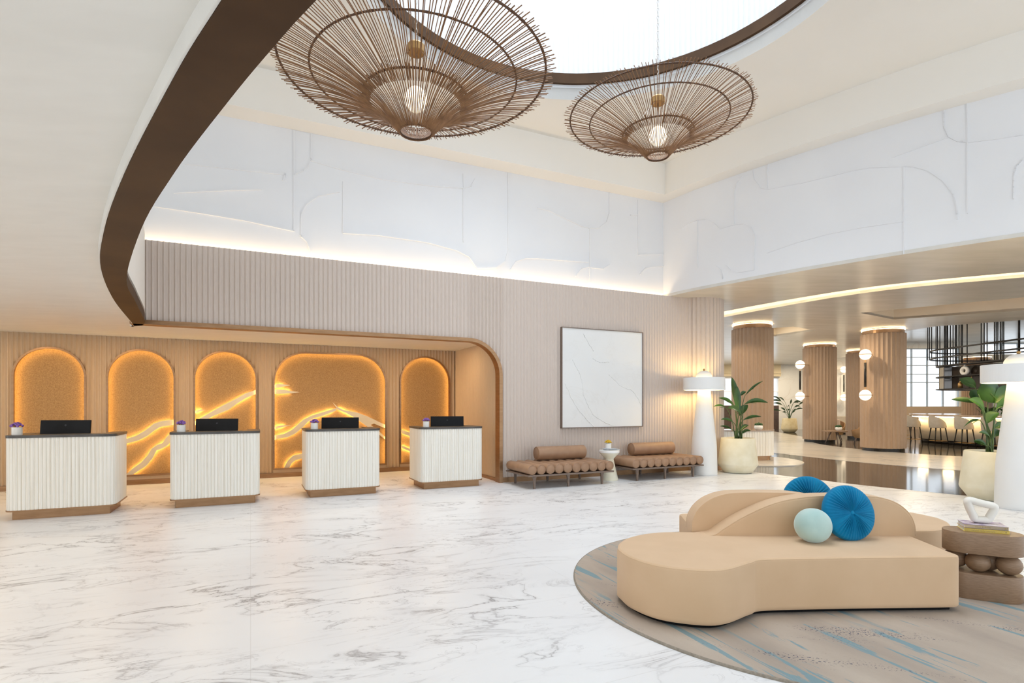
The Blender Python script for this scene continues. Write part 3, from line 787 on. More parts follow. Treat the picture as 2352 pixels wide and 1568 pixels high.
# hourglass table with magazines and flowers
HT = Vector((1.885, 10.72, 0))
t = thing('hourglass_table', 'cream hourglass side table between the two leather benches', 'side table', HT)
MB().lathe([(.001,0),(.168,0),(.172,.012),(.083,.405),(.09,.42),(.188,.525),(.188,.53)], 40).build('pedestal', M['tablecream'], t)
MB().lathe([(.001,.53),(.192,.53),(.196,.536),(.196,.572),(.192,.578),(.001,.578)], 40, False).build('top', M['lampwhite'], t)
def make_book(name, label, cat, loc, rz, dim, cover, group=None, spine_mat=None):
    t = thing(name, label, cat, loc, rz, group); l, d, h = dim
    MB().box((0,-.003,h/2), (l-.008, d-.006, h-.006)).build('pages', M['paper'], t)
    c = MB(); c.box((0,0,.0015), (l,d,.003)); c.box((0,0,h-.0015), (l,d,.003)); c.build('cover', cover, t)
    MB().box((0, -d/2+.0015, h/2), (l, .003, h)).build('spine', spine_mat or cover, t)
    return t
make_book('magazine', 'thick pale magazine at the bottom, on the hourglass table', 'magazine', HT + Vector((.04,-.02,.578)), R(20), (.26,.20,.022), M['magblue'], 'magazines on the hourglass table', M['lampwhite'])
make_book('magazine', 'thin blue-grey magazine on top, under the white flower pot', 'magazine', HT + Vector((.0,.0,.600)), R(8), (.25,.19,.010), M['magblue'], 'magazines on the hourglass table')
make_flower('white pot of yellow flowers on the hourglass table', HT + Vector((-.015,.02,.610)), M['yellow'], r=.058, h=.10, seed=21)

# artwork
a0, a1, zb_, zt_ = 5.507, 7.487, .995, 2.985
base = S((a0+a1)/2, T0-.03, zb_)
t = thing('wall_art', 'large square pale abstract canvas in a thin dark frame above the benches', 'artwork', base, TH)
w_, h_ = a1-a0, zt_-zb_
MB().box((0,-.005,h_/2), (w_-.02,.03,h_-.02)).build('canvas', M['canvas'], t)
f = MB()
for (cx_, cz_, dx, dz) in ((-w_/2+.007,h_/2,.014,h_),(w_/2-.007,h_/2,.014,h_),(0,.007,w_,.014),(0,h_-.007,w_,.014)): f.box((cx_,-.008,cz_), (dx,.055,dz))
f.build('frame', M['walnut'], t)
# plaster ridges of the canvas
rg = MB()
def art(px, py): 
    s, z = on_wall(px, py, T0-.05); return Vector((s-(a0+a1)/2, -.021, z-zb_))
for line in ([(1340,766),(1350,785),(1362,805)], [(1362,822),(1372,830),(1385,832),(1398,830)], [(1398,860),(1412,873),(1430,889),(1450,895),(1462,910),(1474,935)], [(1298,880),(1318,925),(1340,955),(1365,980)], [(1315,825),(1330,855),(1338,880),(1340,905),(1355,940),(1375,962),(1410,978)]):
    pp = catmull([art(*p) for p in line], 9); q = random.Random(len(line))
    pp = [p + Vector((q.uniform(-.012,.012),0,q.uniform(-.012,.012))) for p in pp]
    rg.tube(pp, [q.uniform(.003,.009) for _ in pp], 5)
rg.build('plaster_relief', M['canvas'], t)

# ------------------------------------------------------------------ floor lamps
def make_lamp(label, loc):
    t = thing('floor_lamp', label, 'floor lamp', loc, 0, 'tall white floor lamps')
    MB().lathe([(.001,0),(.264,0),(.268,.006),(.266,.05),(.252,.60),(.244,.70),(.232,.80),(.180,1.28),(.128,1.74),(.125,1.80),(.001,1.80)], 48).build('base', M['lampwhite'], t)
    MB().lathe([(.402,1.765),(.415,1.765),(.418,1.775),(.418,2.012),(.415,2.02),(.402,2.02),(.402,1.765)], 64, False).build('shade', M['lampwhite'], t)
    MB().lathe([(.165,1.99),(.168,2.03),(.160,2.07),(.135,2.115),(.095,2.15),(.05,2.165),(.001,2.168)], 40).build('dome', M['lampwhite'], t)
    for k in range(3):
        a = 2*PI*k/3
        MB().tube([(.12*math.cos(a),.12*math.sin(a),1.79),(.41*math.cos(a),.41*math.sin(a),1.80)], .006, 6).build('bracket', M['lampwhite'], t)
        MB().tube([(.12*math.cos(a),.12*math.sin(a),1.79),(.155*math.cos(a),.155*math.sin(a),2.0)], .006, 6).build('dome_support', M['lampwhite'], t)
    MB().ball((0,0,2.19), .024, 16, 10).build('finial', M['brass'], t)
    MB().lathe([(.19,1.86),(.205,1.86),(.205,1.91),(.19,1.91),(.19,1.86)], 32, False).build('light_ring', emitter('lamp_ring', (1,.70,.28), 80.0), t)
    return t
make_lamp('tall white floor lamp at the end of the leather benches', (4.03,11.60,0))
make_lamp('tall white floor lamp cut by the right picture edge', (7.13,7.78,0))

# ------------------------------------------------------------------ plants
def leaf_blade(mb, base, tip, width, sag, roll, n=9, fold=.25):
    base, tip = Vector(base), Vector(tip); d = tip-base; L = d.length
    side = d.cross(Vector((0,0,1)))
    side = side.normalized() if side.length > 1e-3 else Vector((1,0,0))
    up = side.cross(d).normalized()
    cr, sr = math.cos(roll), math.sin(roll)
    s2 = side*cr + up*sr; u2 = up*cr - side*sr
    rows = []
    for i in range(n+1):
        k = i/n; c = base + d*k + Vector((0,0,1))*(sag*math.sin(PI*k)*L)
        w = width*(math.sin(PI*min(1, k*.97+.015))**.75)*(1-.25*k)
        rows.append([c - s2*w/2 + u2*w*fold, c - s2*w/4 + u2*w*fold*.35, c, c + s2*w/4 + u2*w*fold*.35, c + s2*w/2 + u2*w*fold])
    mb.sheet(rows, True)
def make_plant(label, loc, specs, scale, pot_mat, leaf_m, group=None, pot_r=.40, seed=1):
    t = thing('potted_plant', label, 'potted plant', loc, 0, group); q = random.Random(seed)
    k = pot_r/.40
    MB().lathe([(.001,0),(.24*k,0),(.29*k,.012),(.40*k,.17),(.405*k,.20),(.345*k,.735),(.335*k,.745),(.315*k,.745),(.31*k,.70),(.001,.70)], 48).build('planter', pot_mat, t)
    MB().lathe([(.001,.725),(.2*k,.72),(.312*k,.705)], 32).build('soil', M['soil'], t)
    st = MB(); blades = []
    for (x0, z0, x1, z1__, w_, dy) in specs:
        b = Vector((x0*scale, dy*.55, .74+z0*scale)); tip = Vector((x1*scale, dy, .74+z1__*scale))
        root = Vector((q.uniform(-.07,.07), q.uniform(-.06,.06), .70))
        mid = root.lerp(b, .55) + Vector((-.25*b.x*.5, 0, .04))
        pts = catmull([root, mid, b, b.lerp(tip, .5)], 4)
        n = len(pts); st.tube(pts, [.011 - .008*i/n for i in range(n)], 6)
        lf = MB(); leaf_blade(lf, b, tip, w_*1.15, q.uniform(.05,.16), q.choice((-1,1))*q.uniform(.7,1.3)); blades.append(lf)
    st.build('stems', M['stem'], t)
    for lf in blades: lf.build('leaf', leaf_m, t)
    return t
# blade start/end offsets from the soil centre, in hundredths of a metre
def sp(lst, cx_, cz_): return [((a-cx_), (cz_-b), (c-cx_), (cz_-d_), w_, dy) for (a,b,c,d_,w_,dy) in lst]
P1 = sp([(1684,930,1673,864,.13,-.02),(1688,945,1682,885,.15,-.1),(1706,905,1748,872,.05,.05),(1701,925,1752,922,.10,-.1),(1693,952,1657,934,.19,-.18),(1681,928,1648,911,.09,.1),(1662,935,1632,931,.07,.0),
         (1692,952,1714,927,.15,.08),(1699,962,1739,954,.09,-.05),(1674,966,1645,960,.07,-.1),(1674,983,1649,976,.07,.05),(1690,985,1706,973,.10,-.15),(1694,993,1713,986,.10,-.1),(1690,930,1693,900,.06,.12),(1695,905,1708,897,.10,.02)], 1688, 1003)
make_plant('leafy bird-of-paradise plant in a cream planter beside the floor lamp', (4.87,11.92,0), P1, .0094, M['planter'], M['leaf'], 'planters with strelitzia', seed=4)
P2 = sp([(2250,897,2217,876,.14,.05),(2290,932,2252,888,.30,-.1),(2283,905,2290,868,.20,.1),(2283,932,2328,903,.26,-.12),(2279,948,2324,925,.22,-.2),(2263,952,2224,924,.15,-.05),(2255,932,2197,924,.08,.05),
         (2250,972,2207,987,.07,-.1),(2263,978,2281,955,.16,-.15),(2290,990,2312,978,.10,.0),(2272,1010,2242,999,.08,-.1),(2268,1030,2237,1018,.08,-.05),(2298,1010,2314,995,.12,.1),(2270,930,2262,900,.16,.2)], 2285, 1043)
make_plant('broad-leaved plant in a cream planter beside the cropped right floor lamp', (7.40,8.52,0), P2, .0067, M['planter'], M['leaf'], 'planters with strelitzia', seed=9)
q = random.Random(5); P3 = []
for k in range(18):
    a = q.uniform(-1.1,1.1); h = q.uniform(25,95); r_ = h*math.tan(abs(a))*.75; r_ = min(r_, 60)*(1 if a > 0 else -1)
    P3.append((r_*.55, h*.8, r_*1.25, h*q.uniform(.75,1.15), .10, q.uniform(-.3,.3)))
make_plant('distant potted plant in an ochre planter by the far lounge wall', (14.85,29.6,0), P3, .0125, M['planter_gold'], M['leafdark'], None, seed=2)

# ------------------------------------------------------------------ sofa, rug, cushions
C = Vector((2.37, 4.60, 0))
RC, RR = Vector((2.37, 4.49, 0)), 1.86
t = thing('round_rug', 'round beige rug with teal brush strokes under the curved sofa', 'rug', RC)
MB().lathe([(.001,.014),(RR-.012,.014)], 128, False).build('pile', M['rug'], t)
MB().lathe([(RR-.012,.0145),(RR-.003,.012),(RR,.006),(RR,.0)], 128).build('binding', M['rugedge'], t)
front = [(.77,4.05),(.817,3.82),(.964,3.614),(1.21,3.518),(1.382,3.547),(1.60,3.70),(1.749,3.772),(2.385,3.81),(3.0,3.832)]
seat_pts = catmull([Vector((x,y,0)) for x,y in front], 6)
seat_pts += catmull([Vector(p) for p in ((3.0,3.832,0),(3.09,3.84,0),(3.13,3.88,0),(3.135,3.95,0))], 4)[1:]
seat_pts += [Vector((3.2,4.42,0)), Vector((3.2,4.60,0)), Vector((1.55,4.60,0))] 
seat_pts += catmull([Vector(p) for p in ((1.5,4.58,0),(1.2,4.565,0),(.955,4.42,0),(.82,4.22,0),(.77,4.05,0))], 6)[:-1]
def inset_poly(pts, d):
    n = len(pts); ar = sum(pts[i].x*pts[(i+1)%n].y - pts[(i+1)%n].x*pts[i].y for i in range(n)); sg = 1 if ar > 0 else -1; out = []
    for i in range(n):
        a, b = pts[i-1], pts[(i+1)%n]; tt = (b-a).normalized(); out.append(pts[i] + Vector((-tt.y, tt.x, 0))*d*sg)
    return out
def soft_slab(mb, pts, z0, z1, r, crown=.012, k=5):
    rings = [(0,z0+.012),(.0,z0+.03)] + [(r*(1-math.cos(a)), z1-r+r*math.sin(a)) for a in [PI/2*i/k for i in range(k+1)]]
    rings = [(.010, z0)] + rings
    rows = []
    for ins, z in rings:
        P = inset_poly(pts, ins); rows.append([(p.x,p.y,z) for p in P] + [(P[0].x,P[0].y,z)])
    n = len(pts); ar = sum(pts[i].x*pts[(i+1)%n].y - pts[(i+1)%n].x*pts[i].y for i in range(n))
    mb.sheet(rows, True, flip=(ar < 0))
    top = inset_poly(pts, r); tri = tessellate_polygon([[Vector((p.x,p.y,0)) for p in top]])
    fs = []
    for f_ in tri:
        a, b, c = [top[i] for i in f_]
        fs.append(f_ if ((b-a).x*(c-a).y-(b-a).y*(c-a).x) > 0 else tuple(reversed(f_)))
    mb.add([(p.x,p.y,z1) for p in top], fs, False)
sofa = thing('curved_sofa', 'sand velvet double-sided curved sofa on the round rug', 'sofa', C + Vector((0,0,.0145)))
loc_pts = [p - C for p in seat_pts]
rot_pts = [Vector((-p.x,-p.y,0)) for p in loc_pts]
SZ = .388
def piping(pts, z, ins, r=.0045):
    P = inset_poly(pts, ins); return MB().tube([(p.x,p.y,z) for p in P], r, 6, closed=True)
for pts in (loc_pts, rot_pts):
    m_ = MB(); soft_slab(m_, pts, .03, SZ, .022); se = m_.build('seat', M['velvet'], sofa)
    piping(pts, SZ-.010, .006).build('piping', M['velvet'], se)
    MB().prism([(p.x,p.y) for p in inset_poly(pts, .05)], 0, .035).build('plinth', M['black'], sofa)
bk = [(1.56,.385),(1.636,.40),(1.70,.445),(1.866,.546),(2.103,.649),(2.341,.697),(2.58,.708),(2.85,.706),(2.985,.69),(3.102,.645),(3.19,.57),(3.235,.48),(3.245,.387)]
prof = catmull([Vector((x-C.x, 0, z)) for x, z in bk], 5)
def make_back(sign):
    m_ = MB(); r = .018
    y0, y1 = -.165, .0
    cen = Vector((.15,0,.5))
    rows = []
    def ring(y, ins):
        n = len(prof); out = []
        for i, p in enumerate(prof):
            a = prof[max(i-1,0)]; b = prof[min(i+1,n-1)]; tt = (b-a).normalized(); nr_ = Vector((tt.z,0,-tt.x))
            q_ = p + nr_*ins; out.append((sign*q_.x, sign*y, q_.z))
        return out
    seq = [(y0, r)] + [(y0 + r*(1-math.cos(a)), r*(1-math.sin(a))) for a in [PI/2*i/4 for i in range(1,5)]] + [(y1, 0)]
    for y, ins in seq: rows.append(ring(y, ins))
    m_.sheet(rows, True)
    f0 = rows[0]; base_ = [(p[0], p[1], SZ-.01) for p in f0]
    m_.sheet([base_, f0], False)
    m_.sheet([rows[-1], [(p[0], p[1], SZ-.01) for p in rows[-1]]], False)
    o = m_.build('backrest', M['velvet'], sofa)
    MB().tube(ring(y0+.006, .004), .0045, 6).build('piping', M['velvet'], o)
make_back(1); make_back(-1)
def round_cushion(name, label, loc, r, th, m_, tilt, rz, pleats=0, group=None):
    t = thing(name, label, 'cushion', loc, rz, group)
    o = MB(); rows = []; n = 300 if pleats else 72; q = random.Random(int(r*1e4)+int(loc[1]*1e3))
    T_ = Matrix.Rotation(tilt, 4, 'X')
    K = 26
    ph = [(pleats + q.randint(-6, 8), q.uniform(0, 6.28), q.uniform(.5, 1)) for _ in range(3)] if pleats else []
    for i in range(K+1):
        a = PI*i/K
        row = []
        for k in range(n+1):
            b = 2*PI*k/n; rad = r*math.sin(a)**.8 if 0 < i < K else .0005
            dep = th/2*math.copysign(abs(math.cos(a))**.8, math.cos(a))
            if pleats:
                g = sum(w_*abs(math.sin(f_*b/2 + p_)) for f_, p_, w_ in ph)/sum(w_ for _, _, w_ in ph)
                fr_ = rad/r; env = min(1, fr_*3.2)*max(0, 1-fr_**5)
                dep -= math.copysign(.026*g*env, dep) + dep*.42*math.exp(-(fr_/.16)**2)
            row.append(T_ @ Vector((rad*math.cos(b), -dep, rad*math.sin(b))))
        rows.append(row)
    o.sheet(rows, True, flip=False)
    o.build('cover', m_, t)
    if pleats:
        MB().ball((0,0,0), (.017,.009,.017), 16, 8, M=T_ @ Matrix.Translation((0,-th/2*.60,0))).build('button', m_, t)
    return t
zc = SZ+.0145
round_cushion('round_pillow', 'large pleated teal round pillow leaning on the front sofa back', (2.635, 4.335, zc+.203), .215, .15, M['teal'], R(-14), R(8), 46, 'teal pleated pillows')
round_cushion('ball_pillow', 'small mint ball pillow beside the large teal pillow', (2.305, 4.235, zc+.126), .130, .215, M['mint'], R(-8), R(5))
round_cushion('round_pillow', 'teal round pillow peeking over behind the rear sofa back', (2.62, 4.89, zc+.203), .215, .15, M['teal'], R(14), R(172), 46, 'teal pleated pillows')

# pedestal table with books and sculpture
TC = Vector((3.535, 4.16, .0145)); TA = R(-30)
def stadium(L, w_, n=14):
    r = w_/2; h = L/2-r
    return [(h + r*math.cos(a), r*math.sin(a)) for a in [-PI/2+PI*k/n for k in range(n+1)]] + [(-h + r*math.cos(a), r*math.sin(a)) for a in [PI/2+PI*k/n for k in range(n+1)]]
t = thing('pedestal_table', 'smoked oak side table of two blocks with balls between, beside the sofa', 'side table', TC, TA)
MB().prism(stadium(.48,.27), .335, .487, True).build('top_block', M['oak'], t, bevel=.004)
MB().prism(stadium(.47,.26), 0, .19, True).build('base_block', M['oak'], t, bevel=.004)
for (x, y) in ((.15,-.03),(-.03,-.035),(-.15,.045),(.05,.06)):
    MB().ball((x,y,.2625), (.078,.078,.0735), 28, 16).build('ball', M['oak'], t)
tz = TC.z + .487
bA = R(-26)
bc = TC + Vector((.03, .03, 0))
make_book('book', 'yellow-spined book at the bottom of the pile on the oak table', 'book', (bc.x, bc.y, tz), bA, (.265,.19,.026), M['bookyellow'], 'books under the white sculpture', M['bookyellow'])
make_book('book', 'peach-spined book on top of the yellow one, under the white sculpture', 'book', (bc.x, bc.y+.002, tz+.0265), bA, (.26,.185,.026), M['bookart'], 'books under the white sculpture', M['bookpeach'])
def letters(par_loc, z, txt, m_, size):
    cu = bpy.data.curves.new('spine_title', 'FONT'); cu.body = txt; cu.size = size; cu.extrude = .0002; cu.align_x = 'CENTER'; cu.align_y = 'CENTER'
    tmp = bpy.data.objects.new('tmp_text', cu); me = bpy.data.meshes.new_from_object(tmp); bpy.data.objects.remove(tmp)
    me.materials.clear(); me.materials.append(m_)
    o = bpy.data.objects.new('spine_title', me); COL.objects.link(o)
    return o
ink = mat('faded_ink', (.45,.33,.12), .7, 0, (.5,.37,.15), 9)
for nm, dd, hh in (('book', .19, .026), ('book.001', .185, .026)):
    b_ = bpy.data.objects[nm]
    o = letters(None, 0, 'natural style interiors' if nm == 'book' else 'island & shore', ink, .016)
    o.parent = b_; o.rotation_euler = (PI/2, 0, 0); o.location = (-.02, -dd/2-.0004, hh/2)
    k_ = MB().box((.112, -dd/2-.0003, hh/2), (.008,.0006,.010)).build('spine_mark', ink, b_)
sc_ = thing('loop_sculpture', 'white angular loop sculpture standing on the books', 'sculpture', (bc.x+.0, bc.y+.012, tz+.0535), R(-22))
lp_ = [(-.034,.0235),(.036,.0235),(.060,.066),(.081,.116),(.070,.134),(.0,.150),(-.068,.168),(-.083,.155),(-.072,.110),(-.052,.062)]
def closed_cat(p, n=5):
    P = [Vector((a,b,0)) for a,b in p]; m = len(P); out = []
    for i in range(m):
        a, b, c, d = P[i-1], P[i], P[(i+1)%m], P[(i+2)%m]
        for k in range(n):
            u = k/n; cat = .5*((2*b)+(c-a)*u+(2*a-5*b+4*c-d)*u*u+(3*b-a-3*c+d)*u**3); lin = b.lerp(c,u); v = cat.lerp(lin,.4); out.append((v.x, v.y))
    return out
MB().tube([(x,0,max(z,.027)) for x, z in closed_cat(lp_)], .027, 14, closed=True, M=Matrix.Diagonal((1,1.35,1,1))).build('body', M['ceramic'], sc_)

# ------------------------------------------------------------------ pendants
def make_pendant(label, x, y, zr, k, zhub, zbulb, ns, seed, ztop):
    t = thing('pendant_lamp', label, 'pendant lamp', (x, y, zr), 0, 'rattan pendant lamps'); q = random.Random(seed)
    prof = [(.142,-.015),(.215,.062),(.31,.158),(.405,.228),(.52,.292),(.70,.376),(.905,.450),(1.06,.495),(1.165,.520),(1.235,.533)]
    P = catmull([Vector((r*k,0,z*k)) for r, z in prof], 2)
    P2_ = catmull([Vector((r*k,0,z*k)) for r, z in prof[3:]], 2)
    fl = MB()
    for i in range(ns):
        a = 2*PI*(i + q.uniform(-.22,.22))/ns; ext = q.uniform(-.035,.03)*k; lift = q.uniform(-.008,.008); sway = q.uniform(-.02,.02)
        PP = P if i % 2 == 0 else P2_
        pts = []
        for j, p in enumerate(PP):
            u = j/(len(PP)-1); r = p.x + ext*u**3; aa = a + sway*u*(1-u)*2; pts.append((r*math.cos(aa), r*math.sin(aa), p.z + lift*u))
        R_ = q.uniform(.0042,.0054)*k if i % 2 == 0 else q.uniform(.0032,.0044)*k
        fl.tube(pts, R_, 5)
    fl.build('flared_shade', M['rattan'], t)
    cn = MB(); m = ns//3
    for i in range(m):
        a = 2*PI*(i+.5 + q.uniform(-.3,.3))/m; e = q.uniform(1.02,1.10)
        cn.tube([(.40*k*math.cos(a), .40*k*math.sin(a), .245*k), (.459*k*e*math.cos(a), .459*k*e*math.sin(a), .30*k*e+.01)], .0055*k, 5)
    cn.build('inner_basket', M['rattan'], t)
    def ring(r, z, rad):
        n = 110; mb = MB(); pts = [(r*math.cos(2*PI*i/n), r*math.sin(2*PI*i/n), z) for i in range(n)]
        mb.tube(pts, [rad*(1 + .16*((i % 2)*2-1)) for i in range(n)], 7, closed=True); mb.build('ring', M['rattan_ring'], t)
    ring(.146*k, .0, .011*k); ring(.462*k, .300*k, .011*k); ring(.905*k, .458*k, .009*k); ring(1.168*k, .527*k, .0105*k)
    hz, bz = zhub-zr, zbulb-zr
    MB().lathe([(.001,-.035),(.075,-.035),(.08,-.03),(.08,.03),(.07,.045),(.02,.055),(.001,.055)], 28, False).build('hub', M['brass'], t)
    hub = [o for o in bpy.data.objects if o.parent == t and o.name.startswith('hub')][0]; hub.location = (0,0,hz)
    w_ = MB()
    for i in range(4):
        a = PI/4 + PI/2*i; w_.tube([(.06*math.cos(a), .06*math.sin(a), hz-.03), (.46*k*math.cos(a), .46*k*math.sin(a), .30*k)], .003, 5)
    w_.tube([(0,0,hz-.03),(0,0,bz+.10)], .006, 6); w_.tube([(0,0,bz-.09),(0,0,bz-.20)], .006, 6)
    w_.build('suspension_wire', M['chain'], t)
    MB().ball((0,0,bz), (.100,.100,.112), 28, 16).build('bulb', M['bulb'], t)
    ch = MB(); L = ztop - zhub - .05; n = int(L/.045)
    for i in range(n):
        z = hz + .055 + .045*i + .02; pts = []
        for j in range(10):
            b = 2*PI*j/10; e = (.010*math.cos(b), 0) if i % 2 == 0 else (0, .010*math.cos(b)); pts.append((e[0], e[1], z + .028*math.sin(b)))
        ch.tube(pts, .0032, 5, closed=True)
    ch.build('chain', M['chain'], t)
    return Vector((x, y, zbulb))
b1 = make_pendant('larger rattan pendant lamp hanging nearer, top cut by the frame', -.865, 4.98, 3.91, 1.0, 4.65, 4.20, 232, 3, 10.1)
b2 = make_pendant('smaller rattan pendant lamp hanging farther toward the curved wall', 1.704, 6.46, 4.36, .872, 5.0, 4.59, 188, 8, 10.1)

# ------------------------------------------------------------------ lounge furniture
# host counter
HC = Vector((6.18, 14.65, .018))
t = thing('host_counter', 'low white fluted counter with rounded end in front of the first column', 'counter', HC, R(10))
st_ = stadium(1.45, .90, 18); stv = [Vector(p) for p in st_] + [Vector(st_[0])]
p_ = MB(); reeded(p_, stv, .12, .755, .075, 6, .012); p_.prism(st_, .12, .755); p_.build('body', M['reed'], t)
MB().prism(stadium(1.50,.95,18), .755, .785).build('counter_top', M['bartop'], t)
MB().prism(stadium(1.3,.75,18), 0, .12).build('plinth', M['bronze'], t)
def make_succulent(label, loc, s_, seed):
    t = thing('succulent_bowl', label, 'potted plant', loc, 0); q = random.Random(seed)
    MB().lathe([(.001,0),(.07,0),(.105,.05),(.105,.09),(.085,.125),(.08,.125),(.001,.11)], 28, M=Matrix.Diagonal((s_,s_,s_,1))).build('bowl', M['ceramic'], t)
    g = MB()
    for k in range(40):
        a = q.uniform(0,2*PI); d = .09*math.sqrt(q.random()); g.ball((d*s_*math.cos(a), d*s_*math.sin(a), s_*(.135+q.uniform(0,.06)*(1-d/.12))), s_*q.uniform(.018,.03), 8, 5)
    g.build('foliage', M['leaf'], t)
make_succulent('small green succulent in a white bowl on the low fluted counter', (6.42,14.40,.803), 1.0, 1)

# sconces
def make_sconce(label, loc, zs, direc, arm, r=.165, group='double globe sconces'):
    t = thing('globe_sconce', label, 'wall lamp', loc, 0, group); d = Vector((direc[0],direc[1],0)).normalized()
    zm = (zs[0]+zs[1])/2; h = abs(zs[0]-zs[1])
    MB().tube([(0,0,zm-h*.30),(0,0,zm+h*.30)], .035, 10).build('stem', M['darkmetal'], t)
    w_ = MB(); w_.tube([(0,0,zs[1]),(0,0,zs[0])], .010, 8)
    for z in zs: w_.tube([(0,0,z), d*arm + Vector((0,0,z))], .010, 8)
    w_.build('arm', M['brass'], t)
    for z in zs:
        MB().ball((0,0,z), r, 24, 14).build('globe', M['globe'], t)
        MB().lathe([(r+.003,-.012),(r+.006,-.012),(r+.006,.012),(r+.003,.012)], 32, False, c=(0,0,z)).build('band', M['brass'], t)
make_sconce('double globe sconce on the nearest column before the bar', (10.97,17.17,0), (3.02,1.76), (.88,.45), .42)
make_sconce('double globe sconce on the middle column left of the lounge chairs', (11.19,21.48,0), (3.02,1.80), (.92,.38), .5)
make_sconce('double globe sconce on the pale far wall between two columns', (19.6,32.65,0), (3.55,1.90), (.0,1), .3, .19)

# bar
def rrect(x0, y0, x1, y1, r, n=12):
    out = []
    for cx_, cy_, a0_ in ((x1-r,y1-r,0),(x0+r,y1-r,PI/2),(x0+r,y0+r,PI),(x1-r,y0+r,1.5*PI)):
        out += [(cx_ + r*math.cos(a0_+PI/2*k/n), cy_ + r*math.sin(a0_+PI/2*k/n)) for k in range(n+1)]
    return out
t = thing('bar_counter', 'rounded bar counter with warm glowing stone front', 'bar', (16.05,13.5,0))
MB().prism(rrect(.0,.0,4.6,9.6,1.9), .14, 1.02, True).build('front', M['barfront'], t)
MB().prism(rrect(-.32,-.32,4.92,9.92,2.2), 1.03, 1.10, True).build('counter_top', M['bartop'], t)
MB().prism(rrect(.06,.06,4.54,9.54,1.84), 0, .14, True).build('plinth', M['darkmetal'], t)
lp = [Vector((x,y,1.012)) for x, y in rrect(-.20,-.20,4.8,9.8,2.1)]
MB().tube(lp, .022, 5, closed=True).build('light_strip', emitter('bar_led', (1,.74,.4), 22.0), t)
# stools
def make_stool(label, loc, rz):
    t = thing('bar_stool', label, 'bar stool', loc, rz, 'upholstered bar stools')
    s_ = MB(); s_.lathe([(.001,.74),(.20,.73),(.25,.70),(.25,.66),(.22,.63),(.001,.63)], 32); s_.build('seat', M['stoolshell'], t)
    b_ = MB(); rows_o = []; rows_i = []
    N = 26
    for i in range(N+1):
        a = R(60) + R(240)*i/N; e = max(0, math.sin(PI*i/N))**.6; zt = .72 + .36*e
        for rows_, r in ((rows_o,.285),(rows_i,.255)):
            rows_.append([(r*.93*math.cos(a), r*.93*math.sin(a), .64), (r*1.0*math.cos(a), r*math.sin(a), .80 if zt > .82 else (.64+zt)/2), ((r-.012)*math.cos(a)*1.04, (r-.012)*math.sin(a)*1.04, zt)])
    b_.sheet(rows_o, True); b_.sheet(rows_i, True, flip=True)
    b_.sheet([[r[2] for r in rows_o], [r[2] for r in rows_i]], True); b_.build('backrest', M['stoolshell'], t)
    for (x, y) in ((1,1),(1,-1),(-1,1),(-1,-1)):
        MB().tube([(x*.15,y*.15,.66),(x*.22,y*.22,0)], [.022,.013], 8).build('leg', M['darkmetal'], t)
    f_ = MB()
    c_ = [(.203,.203),( -.203,.203),(-.203,-.203),(.203,-.203)]
    for a, b in zip(c_, c_[1:]+c_[:1]): f_.tube([(a[0],a[1],.17),(b[0],b[1],.17)], .009, 6)
    f_.build('footrest', M['brass'], t)
    return t
SL = ['greige bar stool farthest along the bar, beside the column', 'greige bar stool around the far end of the bar', 'greige bar stool, second in the row along the bar',
      'greige bar stool in the middle of the row, before the glowing front', 'greige bar stool half hidden by the broad-leaved plant']
st0 = make_stool(SL[0], (15.15,20.9,0), R(-5))
for l, (x, y, a) in zip(SL[1:], ((16.75,23.7,-70),(15.30,19.85,-10),(15.35,18.75,-10),(15.2,17.5,-10))): copy_tree(st0, (x,y,0), R(a), l)
# hanging shelf over the bar
HS = Vector((16.3, 14.2, 0))
t = thing('hanging_shelf', 'dark metal shelf hung on rods above the bar', 'hanging shelf', HS)
def ringshelf(z, x0, y0, x1, y1, r, wd, th):
    o = rrect(x0,y0,x1,y1,r); i = rrect(x0+wd,y0+wd,x1-wd,y1-wd,max(.2,r-wd)); return MB().prism(o, z, z+th, holes=[i])
for z in (2.03, 2.50): ringshelf(z, 0,0,4.0,8.2,1.7,.42,.04).build('shelf_board', M['darkmetal'], t)
ringshelf(2.92, 0,0,4.0,8.2,1.7,.42,.05).build('shelf_board', M['darkmetal'], t)
for z in (3.22, 3.52): ringshelf(z, -.2,-.2,4.2,8.4,1.9,.06,.05).build('hoop', M['darkmetal'], t)
side_ = [Vector((HS.x+p[0], HS.y+p[1])) for p in rrect(.06,.06,3.94,8.14,1.66, 40)]
ROD = [572,605,643,725,752,796,880,900,932,990,1040,1080,1102,1150,1190,1213,1300,1560,1615,1670,1805,1837,1868,1917,1948,1978,2262]
for rp in ROD:                                # rods of the photo, each dropped on the near rim of the shelf
    d_ = (rp/8.055 + 2060 - 1176)/F; best = None
    for a_, b_ in zip(side_, side_[1:] + side_[:1]):
        fa, fb_ = a_.x - d_*a_.y, b_.x - d_*b_.y
        if fa*fb_ <= 0 and fa != fb_:
            p_ = a_.lerp(b_, fa/(fa-fb_))
            if best is None or p_.y < best.y: best = p_
    if best is None: best = Vector((HS.x+.06, (HS.x+.06)/d_))
    best = best - HS.xy
    MB().tube([(best.x,best.y,2.95 if rp > 650 else 3.2),(best.x,best.y,5.2)], .016 if rp not in (932,2262) else .03, 8).build('hanging_rod', M['darkmetal'], t)
for (x, y, a, w_) in ((.95,7.75,R(22),.9),(.30,7.15,R(62),.75),(.42,5.35,R(90),2.9)):
    MB().box((x,y,2.48), (w_,.03,.84), a).build('back_panel', M['smoke'], t)
dv = thing('ring_vase', 'pale ring-shaped vase on the upper hanging shelf', 'vase', (16.50,20.15,2.54))
